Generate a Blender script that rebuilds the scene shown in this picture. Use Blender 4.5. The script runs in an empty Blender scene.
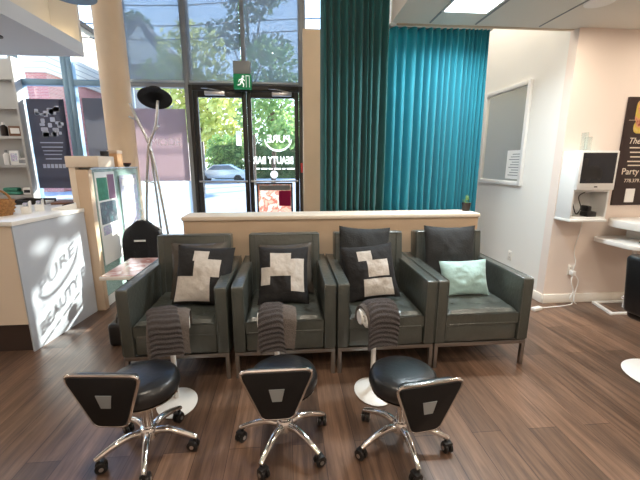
import bpy, bmesh, math, random
from mathutils import Vector, Matrix, noise
R=math.radians; PI=math.pi
S=bpy.context.scene; COL=S.collection
rng=random.Random(7)

# ------------------------------------------------------------------ materials
def mat(name,col,rough=.5,metal=0,bump=0,bscale=60,var=0,vscale=8,spec=.5,emit=None,estr=0,sheen=0,coat=0,trans=0):
    m=bpy.data.materials.new(name); m.use_nodes=True; nt=m.node_tree; N=nt.nodes; L=nt.links
    b=N['Principled BSDF']; c=tuple(col)+(1,)
    b.inputs['Base Color'].default_value=c; b.inputs['Roughness'].default_value=rough; b.inputs['Metallic'].default_value=metal
    b.inputs['Specular IOR Level'].default_value=spec; b.inputs['Sheen Weight'].default_value=sheen; b.inputs['Coat Weight'].default_value=coat; b.inputs['Coat Roughness'].default_value=.16
    b.inputs['Transmission Weight'].default_value=trans
    tc=N.new('ShaderNodeTexCoord')
    if var:
        n=N.new('ShaderNodeTexNoise'); n.inputs['Scale'].default_value=vscale; n.inputs['Detail'].default_value=4
        L.new(tc.outputs['Object'],n.inputs['Vector'])
        r=N.new('ShaderNodeValToRGB'); r.color_ramp.elements[0].position=.3; r.color_ramp.elements[1].position=.7
        r.color_ramp.elements[0].color=tuple(x*(1-var) for x in col)+(1,); r.color_ramp.elements[1].color=tuple(min(1,x*(1+var)) for x in col)+(1,)
        L.new(n.outputs['Fac'],r.inputs['Fac']); L.new(r.outputs['Color'],b.inputs['Base Color'])
    if bump:
        n=N.new('ShaderNodeTexNoise'); n.inputs['Scale'].default_value=bscale; n.inputs['Detail'].default_value=5
        L.new(tc.outputs['Object'],n.inputs['Vector'])
        bp=N.new('ShaderNodeBump'); bp.inputs['Strength'].default_value=bump; bp.inputs['Distance'].default_value=.02
        L.new(n.outputs['Fac'],bp.inputs['Height']); L.new(bp.outputs['Normal'],b.inputs['Normal'])
    if emit:
        b.inputs['Emission Color'].default_value=tuple(emit)+(1,); b.inputs['Emission Strength'].default_value=estr
    return m
def srgb(r,g,b):
    f=lambda v:(v/255/12.92) if v/255<=.04045 else ((v/255+.055)/1.055)**2.4
    return (f(r),f(g),f(b))

def floor_mat():
    m=bpy.data.materials.new('wood_planks'); m.use_nodes=True; nt=m.node_tree; N=nt.nodes; L=nt.links; b=N['Principled BSDF']
    tc=N.new('ShaderNodeTexCoord'); mp=N.new('ShaderNodeMapping'); mp.inputs['Rotation'].default_value=(0,0,R(90))
    L.new(tc.outputs['Object'],mp.inputs['Vector'])
    br=N.new('ShaderNodeTexBrick'); br.offset=.37; br.inputs['Scale'].default_value=1
    br.inputs['Brick Width'].default_value=1.22; br.inputs['Row Height'].default_value=.17; br.inputs['Mortar Size'].default_value=.0016
    br.inputs['Mortar Smooth'].default_value=.1; br.inputs['Bias'].default_value=0
    br.inputs['Color1'].default_value=srgb(96,78,67)+(1,); br.inputs['Color2'].default_value=srgb(140,114,97)+(1,); br.inputs['Mortar'].default_value=srgb(66,48,40)+(1,)
    L.new(mp.outputs['Vector'],br.inputs['Vector'])
    def grain(sx,sy,det,lo,hi,p0,p1):
        g=N.new('ShaderNodeMapping'); g.inputs['Scale'].default_value=(sx,sy,1); L.new(tc.outputs['Object'],g.inputs['Vector'])
        n=N.new('ShaderNodeTexNoise'); n.inputs['Scale'].default_value=1; n.inputs['Detail'].default_value=det; n.inputs['Roughness'].default_value=.65; n.inputs['Distortion'].default_value=.6
        L.new(g.outputs['Vector'],n.inputs['Vector'])
        r=N.new('ShaderNodeValToRGB'); r.color_ramp.elements[0].position=p0; r.color_ramp.elements[1].position=p1
        r.color_ramp.elements[0].color=lo+(1,); r.color_ramp.elements[1].color=hi+(1,)
        L.new(n.outputs['Fac'],r.inputs['Fac']); return n,r
    n1,r1=grain(38,2.2,8,(.5,.47,.45),(1.12,1.08,1.04),.32,.66)
    n2,r2=grain(9,.9,4,(.62,.6,.6),(1.15,1.12,1.1),.35,.65)
    m1=N.new('ShaderNodeMixRGB'); m1.blend_type='MULTIPLY'; m1.inputs['Fac'].default_value=1
    L.new(br.outputs['Color'],m1.inputs['Color1']); L.new(r1.outputs['Color'],m1.inputs['Color2'])
    m2=N.new('ShaderNodeMixRGB'); m2.blend_type='MULTIPLY'; m2.inputs['Fac'].default_value=1
    L.new(m1.outputs['Color'],m2.inputs['Color1']); L.new(r2.outputs['Color'],m2.inputs['Color2'])
    L.new(m2.outputs['Color'],b.inputs['Base Color'])
    b.inputs['Roughness'].default_value=.32; b.inputs['Specular IOR Level'].default_value=.5
    bp=N.new('ShaderNodeBump'); bp.inputs['Strength'].default_value=.12; bp.inputs['Distance'].default_value=.01
    L.new(n1.outputs['Fac'],bp.inputs['Height']); L.new(bp.outputs['Normal'],b.inputs['Normal'])
    return m

def glass_mat(name,tint=(1,1,1),refl=.06,milk=0,milkcol=(.8,.85,.85)):
    m=bpy.data.materials.new(name); m.use_nodes=True; nt=m.node_tree; N=nt.nodes; L=nt.links
    N.remove(N['Principled BSDF']); out=N['Material Output']
    t=N.new('ShaderNodeBsdfTransparent'); t.inputs['Color'].default_value=tint+(1,)
    g=N.new('ShaderNodeBsdfGlossy'); g.inputs['Roughness'].default_value=.02
    x=N.new('ShaderNodeMixShader'); x.inputs['Fac'].default_value=refl
    L.new(t.outputs[0],x.inputs[1]); L.new(g.outputs[0],x.inputs[2]); last=x
    if milk:
        d=N.new('ShaderNodeBsdfDiffuse'); d.inputs['Color'].default_value=milkcol+(1,)
        tr=N.new('ShaderNodeBsdfTranslucent'); tr.inputs['Color'].default_value=milkcol+(1,)
        a=N.new('ShaderNodeMixShader'); a.inputs['Fac'].default_value=.5
        L.new(d.outputs[0],a.inputs[1]); L.new(tr.outputs[0],a.inputs[2])
        y=N.new('ShaderNodeMixShader'); y.inputs['Fac'].default_value=milk
        L.new(x.outputs[0],y.inputs[1]); L.new(a.outputs[0],y.inputs[2]); last=y
    L.new(last.outputs[0],out.inputs['Surface']); return m

def fabric_translucent(name,col,tcol,mix,rough=.8):
    m=bpy.data.materials.new(name); m.use_nodes=True; nt=m.node_tree; N=nt.nodes; L=nt.links
    b=N['Principled BSDF']; out=N['Material Output']; b.inputs['Base Color'].default_value=col+(1,); b.inputs['Roughness'].default_value=rough
    b.inputs['Sheen Weight'].default_value=.15
    t=N.new('ShaderNodeBsdfTranslucent'); t.inputs['Color'].default_value=tcol+(1,)
    x=N.new('ShaderNodeMixShader'); x.inputs['Fac'].default_value=mix
    L.new(b.outputs[0],x.inputs[1]); L.new(t.outputs[0],x.inputs[2]); L.new(x.outputs[0],out.inputs['Surface']); return m

def leaf_mat(name,c1,c2):
    m=bpy.data.materials.new(name); m.use_nodes=True; nt=m.node_tree; N=nt.nodes; L=nt.links
    b=N['Principled BSDF']; out=N['Material Output']
    gi=N.new('ShaderNodeTexCoord'); n=N.new('ShaderNodeTexNoise'); n.inputs['Scale'].default_value=1.3; n.inputs['Detail'].default_value=6
    L.new(gi.outputs['Object'],n.inputs['Vector']); r=N.new('ShaderNodeValToRGB')
    r.color_ramp.elements[0].position=.35; r.color_ramp.elements[1].position=.65
    r.color_ramp.elements[0].color=c1+(1,); r.color_ramp.elements[1].color=c2+(1,)
    L.new(n.outputs['Fac'],r.inputs['Fac']); L.new(r.outputs['Color'],b.inputs['Base Color']); b.inputs['Roughness'].default_value=.6
    t=N.new('ShaderNodeBsdfTranslucent'); L.new(r.outputs['Color'],t.inputs['Color'])
    x=N.new('ShaderNodeMixShader'); x.inputs['Fac'].default_value=.5
    L.new(b.outputs[0],x.inputs[1]); L.new(t.outputs[0],x.inputs[2]); L.new(x.outputs[0],out.inputs['Surface']); return m

def pattern_mat(name,base,marks,scale,thr=.55,rough=.5,stretch=(1,1,1)):
    m=bpy.data.materials.new(name); m.use_nodes=True; nt=m.node_tree; N=nt.nodes; L=nt.links; b=N['Principled BSDF']
    tc=N.new('ShaderNodeTexCoord'); mp=N.new('ShaderNodeMapping'); mp.inputs['Scale'].default_value=stretch; L.new(tc.outputs['Object'],mp.inputs['Vector'])
    n=N.new('ShaderNodeTexNoise'); n.inputs['Scale'].default_value=scale; n.inputs['Detail'].default_value=3; L.new(mp.outputs['Vector'],n.inputs['Vector'])
    r=N.new('ShaderNodeValToRGB'); cr=r.color_ramp; cr.elements[0].position=.3; cr.elements[0].color=base+(1,)
    cr.elements[1].position=.95; cr.elements[1].color=marks[-1]+(1,)
    for i,c in enumerate(marks[:-1]):
        e=cr.elements.new(thr+i*.06); e.color=c+(1,)
    L.new(n.outputs['Fac'],r.inputs['Fac']); L.new(r.outputs['Color'],b.inputs['Base Color']); b.inputs['Roughness'].default_value=rough
    return m

def backlit(name,src,mix):
    m=M[src].copy(); m.name=name; nt=m.node_tree; N=nt.nodes; L=nt.links; b=N['Principled BSDF']; out=N['Material Output']
    t=N.new('ShaderNodeBsdfTranslucent'); x=N.new('ShaderNodeMixShader'); x.inputs['Fac'].default_value=mix
    if b.inputs['Base Color'].links: L.new(b.inputs['Base Color'].links[0].from_socket,t.inputs['Color'])
    else: t.inputs['Color'].default_value=b.inputs['Base Color'].default_value
    L.new(b.outputs[0],x.inputs[1]); L.new(t.outputs[0],x.inputs[2]); L.new(x.outputs[0],out.inputs['Surface']); return m
def brick_mat(name,c1,c2,mor,w,h,plane='xz'):
    m=bpy.data.materials.new(name); m.use_nodes=True; nt=m.node_tree; N=nt.nodes; L=nt.links; b=N['Principled BSDF']
    tc=N.new('ShaderNodeTexCoord'); mp=N.new('ShaderNodeMapping'); mp.inputs['Rotation'].default_value=(R(90),0,0) if plane=='xz' else (R(90),0,R(90))
    L.new(tc.outputs['Object'],mp.inputs['Vector'])
    br=N.new('ShaderNodeTexBrick'); br.inputs['Scale'].default_value=1; br.inputs['Brick Width'].default_value=w; br.inputs['Row Height'].default_value=h; br.inputs['Mortar Size'].default_value=h*.08
    br.inputs['Color1'].default_value=c1+(1,); br.inputs['Color2'].default_value=c2+(1,); br.inputs['Mortar'].default_value=mor+(1,)
    L.new(mp.outputs['Vector'],br.inputs['Vector']); L.new(br.outputs['Color'],b.inputs['Base Color']); b.inputs['Roughness'].default_value=.85
    return m

M={}
M['floor']=floor_mat()
M['wall']=mat('wall_paint',srgb(236,222,212),.7,bump=.03,bscale=90)
M['wallw']=mat('white_wall_paint',srgb(238,236,230),.65,bump=.03,bscale=90)
M['ceil']=mat('ceiling_paint',srgb(226,222,214),.8,bump=.03,bscale=120)
M['trim']=mat('trim_paint',srgb(240,234,224),.45)
M['beige']=mat('beige_paint',srgb(222,198,168),.6,bump=.03,bscale=80,var=.05,vscale=2)
M['woodlam']=mat('beige_laminate',srgb(206,182,156),.45,var=.05,vscale=3)
M['cream']=mat('cream_paint',srgb(230,216,198),.5)
M['white']=mat('white_gloss',srgb(238,238,236),.3)
M['whitem']=mat('white_matte',srgb(232,232,230),.6)
M['deskface']=mat('pale_grey_laminate',srgb(184,191,202),.45)
M['dark']=mat('dark_plinth',srgb(62,50,46),.5)
M['black']=mat('black_plastic',(.012,.012,.013),.35)
M['shelfgrey']=mat('grey_shelf_paint',srgb(176,176,174),.6)
M['bulk']=mat('daylight_tinted_paint',srgb(204,212,222),.7)  # cool daylight on the bulkhead is put into this paint colour
M['blackframe']=mat('bronze_black_metal',(.028,.026,.024),.4,metal=.3)
M['alu']=mat('pale_metal',srgb(170,180,186),.4,metal=.55)
M['greyframe']=mat('grey_frame',srgb(146,150,152),.5,metal=.2)
M['bluframe']=mat('blue_grey_frame',srgb(116,146,168),.4,metal=.3)
M['chrome']=mat('chrome',(.82,.82,.82),.1,metal=1)
M['steel']=mat('brushed_steel',(.6,.6,.6),.3,metal=1)
M['legsteel']=mat('dull_steel',(.32,.31,.30),.35,metal=1)
M['leather']=mat('grey_green_leather',srgb(72,76,72),.3,bump=.2,bscale=38,var=.12,vscale=5,spec=.6,coat=.35)
M['leatherb']=mat('smoky_brown_leather',srgb(78,72,66),.4,bump=.3,bscale=30,var=.12,vscale=6)
M['vinyl']=mat('black_vinyl',(.012,.013,.015),.3,bump=.08,bscale=50,spec=.6)
M['backblack']=mat('black_back_shell',(.010,.010,.011),.5,spec=.3)
M['charcoal']=mat('charcoal_cloth',srgb(44,46,48),.85,bump=.2,bscale=70,var=.15,vscale=10)
M['patblack']=mat('black_cloth',srgb(30,29,31),.85,bump=.35,bscale=30)
M['patgrey']=mat('pale_grey_cloth',srgb(196,190,184),.85,bump=.35,bscale=30,var=.06,vscale=30)
M['mint']=mat('mint_satin',srgb(166,200,198),.5,bump=.5,bscale=14,var=.08,vscale=12,sheen=.3)
M['towel']=mat('grey_towelling',srgb(84,79,80),.95,bump=.8,bscale=220,var=.15,vscale=60)
M['towelb']=mat('taupe_towelling',srgb(104,96,92),.95,bump=.6,bscale=200,var=.12,vscale=50)
M['curtainshade']=fabric_translucent('shaded_teal_curtain',srgb(32,92,92),srgb(30,110,110),.2)  # teal curtain with its unlit, shaded tone put into the fabric colour
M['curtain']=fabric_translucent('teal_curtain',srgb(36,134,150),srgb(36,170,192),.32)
M['glass']=glass_mat('window_glass',(.97,.99,.99),.05)
M['doorglass']=glass_mat('door_glass',(.95,.98,.97),.05)
M['frost']=glass_mat('frosted_film',(.9,.95,1),.03,.62,(.78,.88,.93))
M['blind']=glass_mat('screen_blind',(.62,.66,.70),.0,.42,(.50,.51,.50))
M['blindpale']=glass_mat('pale_blind',(.7,.7,.68),.0,.85,(.62,.62,.58))
M['acryl']=glass_mat('clear_acrylic',(.9,.95,.94),.1,.12)
M['mirror']=mat('mirror',(.86,.86,.82),.03,metal=1)
M['letter']=fabric_translucent('white_vinyl',srgb(240,244,244),(1,1,1),.75)
M['sign']=mat('green_sign',srgb(12,104,62),.4,emit=srgb(12,104,62),estr=.5)
M['signw']=mat('sign_white',srgb(235,245,238),.4,emit=srgb(235,245,238),estr=.45)
M['wicker']=mat('wicker',srgb(176,128,78),.7,bump=.8,bscale=120,var=.3,vscale=60)
M['kraft']=mat('kraft_board',srgb(196,150,104),.7)
M['red']=mat('red_plastic',srgb(190,40,36),.4)
M['pink']=mat('hot_pink_print',srgb(224,36,110),.5)
M['screen']=mat('dark_screen',srgb(30,34,42),.12)
M['tabletop']=pattern_mat('pink_print_top',srgb(206,150,140),[srgb(222,186,178),srgb(236,220,214),srgb(190,130,122),srgb(240,232,228)],7,.36,.15)
M['leafy']=leaf_mat('sunny_leaves',srgb(176,184,84),srgb(236,232,150))
M['leafg']=leaf_mat('green_leaves',srgb(96,140,80),srgb(176,204,130))
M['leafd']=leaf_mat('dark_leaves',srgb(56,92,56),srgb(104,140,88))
M['bark']=mat('bark',srgb(84,68,56),.9,bump=.6,bscale=30,var=.3,vscale=12)
M['asphalt']=mat('asphalt',srgb(150,156,166),.8,var=.08,vscale=1.5,bump=.1,bscale=80)
M['paving']=mat('paving',srgb(186,188,190),.85,var=.06,vscale=3)
M['brick']=brick_mat('pink_brick',srgb(196,112,104),srgb(172,92,86),srgb(206,190,180),.22,.075)
M['brickside']=brick_mat('tan_brick_side',srgb(150,110,92),srgb(132,94,80),srgb(170,160,150),.22,.075,'yz')
M['siding']=brick_mat('cream_siding',srgb(236,224,204),srgb(228,216,196),srgb(170,160,146),6,.3)
M['roof']=mat('grey_shingle',srgb(104,100,98),.9,var=.2,vscale=6)
M['housegrey']=mat('grey_render',srgb(150,140,132),.9,var=.1,vscale=2)
M['winglass']=mat('house_glass',srgb(70,90,110),.1)
M['carpaint']=mat('silver_paint',srgb(190,200,208),.25,metal=.5)
M['tyre']=mat('tyre',(.02,.02,.02),.8)
M['poster']=glass_mat('dark_poster',(.8,.8,.85),0,.9,srgb(84,84,92))
M['posterink']=mat('pale_print',srgb(176,184,204),.6)
M['posterbrown']=mat('dark_brown_poster',srgb(44,28,26),.4)
M['photo']=pattern_mat('photo_print',srgb(60,24,24),[srgb(150,60,54),srgb(214,150,120),srgb(206,180,70),srgb(240,214,196)],9,.42,.4)
M['phototeal']=pattern_mat('teal_print',srgb(70,130,130),[srgb(30,40,52),srgb(70,100,104),srgb(44,44,60),srgb(200,216,216)],11,.42,.4)
M['photogrey']=pattern_mat('pale_print_page',srgb(200,206,216),[srgb(150,170,190),srgb(232,236,240),srgb(170,160,200),srgb(245,245,245)],30,.42,.4)
M['photopink']=pattern_mat('pink_magazine_print',srgb(230,196,186),[srgb(240,214,204),srgb(206,140,126),srgb(246,236,230),srgb(236,190,180)],9,.42,.4)
M['pinkbanner']=glass_mat('pink_grey_banner',(.85,.8,.82),0,.85,srgb(188,172,176))
M['bluepanel']=glass_mat('blue_banner',(.9,.9,.92),0,.85,srgb(122,122,126))
M['tealglass']=glass_mat('teal_edge_glass',(.95,.99,.985),.06,.3,srgb(196,226,222))
M['lamp']=mat('warm_lamp',(1,.9,.75),.5,emit=(1,.86,.66),estr=14)
M['led']=mat('cool_led',(1,1,1),.5,emit=(.84,.95,1),estr=9)
M['cove']=mat('cove_lamp',(1,.8,.5),.5,emit=(1,.74,.4),estr=5)
M['plum']=mat('plum_print',srgb(120,70,104),.5)
M['jacket']=mat('black_fleece',(.012,.012,.014),.9,bump=.3,bscale=60)
M['jade']=mat('jade_cloth',srgb(70,140,120),.8,bump=.5,bscale=25,var=.2,vscale=20)
M['pot']=mat('dark_pot',srgb(40,30,26),.5)
M['brownleather']=mat('tan_leather',srgb(120,84,62),.5)

M['doorprint']=backlit('door_print','photopink',.6); M['doorpink']=backlit('door_pink','pink',.6)
# ------------------------------------------------------------------ mesh helpers
def join(bm,tb,mx=None,mi=0):
    if mx is not None: bmesh.ops.transform(tb,matrix=mx,verts=tb.verts)
    if mi:
        for f in tb.faces: f.material_index=mi
    me=bpy.data.meshes.new('tmp'); tb.to_mesh(me); tb.free(); bm.from_mesh(me); bpy.data.meshes.remove(me)
def B(): return bmesh.new()
def bx(bm,x0,x1,y0,y1,z0,z1,bev=0,seg=2,mx=None,mi=0):
    t=B(); bmesh.ops.create_cube(t,size=1)
    bmesh.ops.scale(t,vec=(abs(x1-x0),abs(y1-y0),abs(z1-z0)),verts=t.verts)
    bmesh.ops.translate(t,vec=((x0+x1)/2,(y0+y1)/2,(z0+z1)/2),verts=t.verts)
    if bev: bmesh.ops.bevel(t,geom=t.edges[:],offset=bev,segments=seg,profile=.5,affect='EDGES')
    join(bm,t,mx,mi); return bm
def box(*a,**k): return bx(B(),*a,**k)
def tube(bm,pts,r,n=8,radii=None,mi=0,sx=1):
    t=B(); P=[Vector(p) for p in pts]; rings=[]; up=None
    for i,p in enumerate(P):
        d=(P[min(i+1,len(P)-1)]-P[max(i-1,0)]).normalized()
        if up is None: up=Vector((0,0,1)) if abs(d.z)<.9 else Vector((1,0,0))
        a=d.cross(up).normalized(); b=a.cross(d).normalized(); up=b
        rr=radii[i] if radii else r
        rings.append([t.verts.new(p+a*rr*sx*math.cos(2*PI*k/n)+b*rr*math.sin(2*PI*k/n)) for k in range(n)])
    for i in range(len(rings)-1):
        for k in range(n): t.faces.new((rings[i][k],rings[i][(k+1)%n],rings[i+1][(k+1)%n],rings[i+1][k]))
    t.faces.new(rings[0][::-1]); t.faces.new(rings[-1]); bmesh.ops.recalc_face_normals(t,faces=t.faces)
    join(bm,t,None,mi); return bm
def smooth_pts(pts,k=5):
    P=[Vector(p) for p in pts]; out=[]
    for i in range(len(P)-1):
        p0=P[max(i-1,0)];p1=P[i];p2=P[i+1];p3=P[min(i+2,len(P)-1)]
        for j in range(k):
            t=j/k; out.append(.5*((2*p1)+(p2-p0)*t+(2*p0-5*p1+4*p2-p3)*t*t+(3*p1-p0-3*p2+p3)*t**3))
    out.append(P[-1]); return out
def lathe(bm,prof,n=24,c=(0,0,0),sx=1,sy=1,mx=None,mi=0):
    t=B(); rings=[]
    for r,z in prof:
        if r<1e-6: rings.append([t.verts.new((c[0],c[1],c[2]+z))])
        else: rings.append([t.verts.new((c[0]+sx*r*math.cos(2*PI*k/n),c[1]+sy*r*math.sin(2*PI*k/n),c[2]+z)) for k in range(n)])
    for a,b in zip(rings,rings[1:]):
        for k in range(n):
            k2=(k+1)%n
            if len(a)==1 and len(b)==1: continue
            if len(a)==1: t.faces.new((a[0],b[k2],b[k]))
            elif len(b)==1: t.faces.new((a[k],a[k2],b[0]))
            else: t.faces.new((a[k],a[k2],b[k2],b[k]))
    for q in (rings[0],rings[-1]):
        if len(q)>1: t.faces.new(q)
    bmesh.ops.recalc_face_normals(t,faces=t.faces)
    join(bm,t,mx,mi); return bm
def prism(bm,pts,h0,h1,mx=None,bev=0,mi=0):
    t=B(); a=[t.verts.new((x,y,h0)) for x,y in pts]; b=[t.verts.new((x,y,h1)) for x,y in pts]; n=len(pts)
    t.faces.new(a[::-1]); t.faces.new(b)
    for i in range(n): t.faces.new((a[i],a[(i+1)%n],b[(i+1)%n],b[i]))
    bmesh.ops.recalc_face_normals(t,faces=t.faces)
    if bev: bmesh.ops.bevel(t,geom=t.edges[:],offset=bev,segments=2,profile=.5,affect='EDGES')
    join(bm,t,mx,mi); return bm
def rrect(w,h,r,k=5,cx=0,cy=0):
    out=[]
    for sx,sy,a0 in ((1,1,0),(-1,1,90),(-1,-1,180),(1,-1,270)):
        for j in range(k+1):
            a=R(a0+90*j/k); out.append((cx+sx*(w/2-r)+r*math.cos(a),cy+sy*(h/2-r)+r*math.sin(a)))
    return out
XZ=Matrix(((1,0,0,0),(0,0,1,0),(0,1,0,0),(0,0,0,1)))      # local xy -> world xz, height -> y
YZ=Matrix(((0,0,1,0),(1,0,0,0),(0,1,0,0),(0,0,0,1)))      # local xy -> world yz, height -> x
def obj(name,bm,m,parent=None,loc=(0,0,0),rot=(0,0,0),ang=40):
    me=bpy.data.meshes.new(name)
    if isinstance(bm,bmesh.types.BMesh):
        bm.to_mesh(me); bm.free()
    else: me=bm
    me.polygons.foreach_set('use_smooth',[True]*len(me.polygons))
    if len(me.polygons): me.set_sharp_from_angle(angle=R(ang))
    for q in (m if isinstance(m,(list,tuple)) else [m]): me.materials.append(M[q])
    o=bpy.data.objects.new(name,me); COL.objects.link(o); o.location=loc; o.rotation_euler=rot
    if parent: o.parent=parent
    return o
def tag(o,label,cat,group=None,kind=None):
    o['label']=label; o['category']=cat
    if group: o['group']=group
    if kind: o['kind']=kind
    return o
def thing(name,label,cat,loc=(0,0,0),rz=0,group=None):
    o=bpy.data.objects.new(name,None); o.empty_display_size=.1; COL.objects.link(o); o.location=loc; o.rotation_euler=(0,0,rz)
    return tag(o,label,cat,group)
def struct(name,bm,m,parent=None,label=None,loc=(0,0,0)):
    o=obj(name,bm,m,parent,loc)
    if not parent: o['kind']='structure'
    return o
def sempty(name,loc=(0,0,0)):
    o=bpy.data.objects.new(name,None); COL.objects.link(o); o.location=loc; o['kind']='structure'; return o
def dup(o,parent=None):
    c=o.copy(); COL.objects.link(c)
    if parent: c.parent=parent
    for ch in [x for x in o.children]: dup(ch,c)
    return c
def text_mesh(s,size,ext=.002,align='CENTER',bold=0,shear=0):
    cu=bpy.data.curves.new('txt','FONT'); cu.body=s; cu.size=size; cu.extrude=ext; cu.align_x=align; cu.offset=bold; cu.shear=shear; cu.resolution_u=3
    t=bpy.data.objects.new('txt',cu); COL.objects.link(t)
    dg=bpy.context.evaluated_depsgraph_get(); me=bpy.data.meshes.new_from_object(t.evaluated_get(dg))
    bpy.data.objects.remove(t); bpy.data.curves.remove(cu)
    b=B(); b.from_mesh(me); bpy.data.meshes.remove(me); return b

# ================================================================== SETTING
struct('floor',box(-4.7,4.6,-3.1,5.62,-.12,0),'floor')
ZH=4.3
struct('ceiling_high',box(-4.7,4.6,-3.1,5.7,ZH,ZH+.1),'ceil')
lowc=struct('ceiling_low',box(.96,4.5,-3,3.5,2.74,2.9),'ceil')
b=B(); bx(b,.96,1.02,-3,3.44,2.9,ZH); bx(b,.96,2.75,3.44,3.5,2.9,ZH)
struct('ceiling_upstand',b,'ceil',lowc)
b=B()
for x0,x1,y0,y1 in ((1.30,1.315,2.2,3.46),(1.73,1.745,2.2,3.46),(2.35,2.36,-2,3.46)): bx(b,x0,x1,y0,y1,2.734,2.7405)
struct('ceiling_joint',b,'greyframe',lowc)
struct('trim_ceiling',box(1.02,2.74,3.5,3.55,2.735,2.79,bev=.006),'woodlam')
struct('wall_left',box(-4.7,-4.6,-3,5.5,0,ZH),'wall')
struct('wall_back',box(-4.7,4.6,-3.1,-3,0,ZH),'wall')
struct('wall_right',box(4.5,4.6,-3,3.45,0,ZH),'wall')
struct('wall_front_right',box(2.75,4.6,3.45,3.56,0,ZH),'wall')
struct('wall_passage',box(2.75,2.86,3.56,5.62,0,ZH),'wallw')
struct('baseboard_front_right',box(2.745,4.5,3.432,3.45,0,.1,bev=.004),'trim')
struct('baseboard_passage',box(2.735,2.75,3.45,5.4,0,.1,bev=.004),'trim')
# half wall
hw=struct('wall_half',box(-.93,1.80,3.22,3.46,0,1.0),'woodlam')
struct('wall_half_cap',box(-.94,1.81,3.2,3.49,1.0,1.035,bev=.005),'cream',hw)
# round column + square pillar
struct('column_round',lathe(B(),[(.172,0),(.172,ZH)],48,(-2.17,5.1,0)),'beige')
struct('pillar_square',box(.235,1.0,5.15,5.42,0,3.22),'beige')
# bulkhead over reception
bk=struct('ceiling_bulkhead',box(-4.6,-1.93,.6,3.93,2.5,2.62),'bulk')
struct('bulkhead_upper_box',box(-4.6,-2.17,.6,3.93,2.62,ZH),'ceil',bk)
struct('bulkhead_end_panel',box(-2.17,-1.93,3.89,3.93,2.62,3.4),'ceil',bk)

# ------------------------------------------------------------------ window wall y=5.5
YW=5.5
def window(name,x0,x1,z0,z1,zt,fm,fw=.06,glass='glass',ymid=None,mulls=()):
    w=sempty(name,(0,0,0))
    b=B(); d0,d1=YW-.03,YW+.06
    bx(b,x0,x0+fw,d0,d1,z0,z1,.004); bx(b,x1-fw,x1,d0,d1,z0,z1,.004)
    bx(b,x0+fw,x1-fw,d0,d1,z0,z0+fw,.004); bx(b,x0+fw,x1-fw,d0,d1,z1-fw,z1,.004)
    if zt: bx(b,x0+fw,x1-fw,d0,d1,zt-.04,zt+.04,.004)
    for mx_ in mulls: bx(b,mx_-.03,mx_+.03,d0+.003,d1-.003,z0+fw,z1-fw,.004)
    obj('window_frame',b,fm,w)
    if zt:
        obj('window_pane',box(x0+fw,x1-fw,YW+.01,YW+.018,z0+fw,zt-.04),glass,w); obj('window_pane',box(x0+fw,x1-fw,YW+.01,YW+.018,zt+.04,z1-fw),glass,w)
    else: obj('window_pane',box(x0+fw,x1-fw,YW+.01,YW+.018,z0+fw,z1-fw),glass,w)
    return w
ZT=2.57
window('window_1',-4.6,-3.6,0,ZH,ZT,'bluframe')
window('window_2',-3.6,-2.94,0,ZH,ZT,'bluframe',.07)
window('window_3',-2.94,-2.19,0,ZH,ZT,'bluframe',.07)
window('window_4',-2.19,-1.36,0,ZH,ZT,'greyframe',.055)
window('window_5',-1.36,.235,ZT,ZH,None,'greyframe',.055,mulls=(-.585,))
window('window_6',.235,.98,0,ZH,3.22,'greyframe',.05)
window('window_7',.98,2.75,0,ZH,ZT,'greyframe',.06,mulls=(1.75,))

# double door
door=sempty('door_1')
b=B(); bx(b,-1.36,-1.31,YW-.04,YW+.06,0,ZT,.004); bx(b,.185,.235,YW-.04,YW+.06,0,ZT,.004); bx(b,-1.31,.185,YW-.04,YW+.06,2.5,ZT,.004)
obj('door_frame',b,'blackframe',door)
for i,(x0,x1) in enumerate(((-1.305,-.567),(-.561,.18))):
    b=B(); st=.062
    bx(b,x0,x0+st,YW-.025,YW+.03,.01,2.495,.004); bx(b,x1-st,x1,YW-.025,YW+.03,.01,2.495,.004)
    bx(b,x0+st,x1-st,YW-.025,YW+.03,2.41,2.495,.004); bx(b,x0+st,x1-st,YW-.025,YW+.03,.01,.22,.004)
    lf=obj('door_leaf',b,'blackframe',door)
    obj('door_glass',box(x0+st,x1-st,YW,YW+.008,.22,2.41),'doorglass',lf)
    b=B(); tube(b,[(x0+.02,YW-.075,1.235),(x1-.02,YW-.075,1.235)],.014,10)
    for xx in (x0+.035,x1-.035): tube(b,[(xx,YW-.075,1.235),(xx,YW-.02,1.235)],.012,8)
    obj('push_bar',b,'steel',lf)
    b=B(); cx=(x0+.33) if i==0 else (x0+.52)
    bx(b,cx-.16,cx+.12,YW-.085,YW-.03,2.43,2.485,.006); tube(b,[(cx+.08,YW-.06,2.485),(cx-.1,YW-.16,2.50),(cx-.2,YW-.06,2.52)],.008,6)
    obj('door_closer',b,'steel',lf)
# lettering on the outside of the right leaf (reads from the street)
MIR=Matrix(((-1,0,0,0),(0,0,1,0),(0,1,0,0),(0,0,0,1)))
b=B()
t=text_mesh('BEAUTY BAR',.148,.002,bold=.004); 
xs=[v.co.x for v in t.verts]; sc=.60/(max(xs)-min(xs)); bmesh.ops.scale(t,vec=(sc,1,1),verts=t.verts)
join(b,t,Matrix.Translation((-.205,YW+.013,1.49))@MIR)
t=text_mesh('PURE',.15,.002,bold=.002); join(b,t,Matrix.Translation((-.12,YW+.013,1.80))@MIR)
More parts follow.
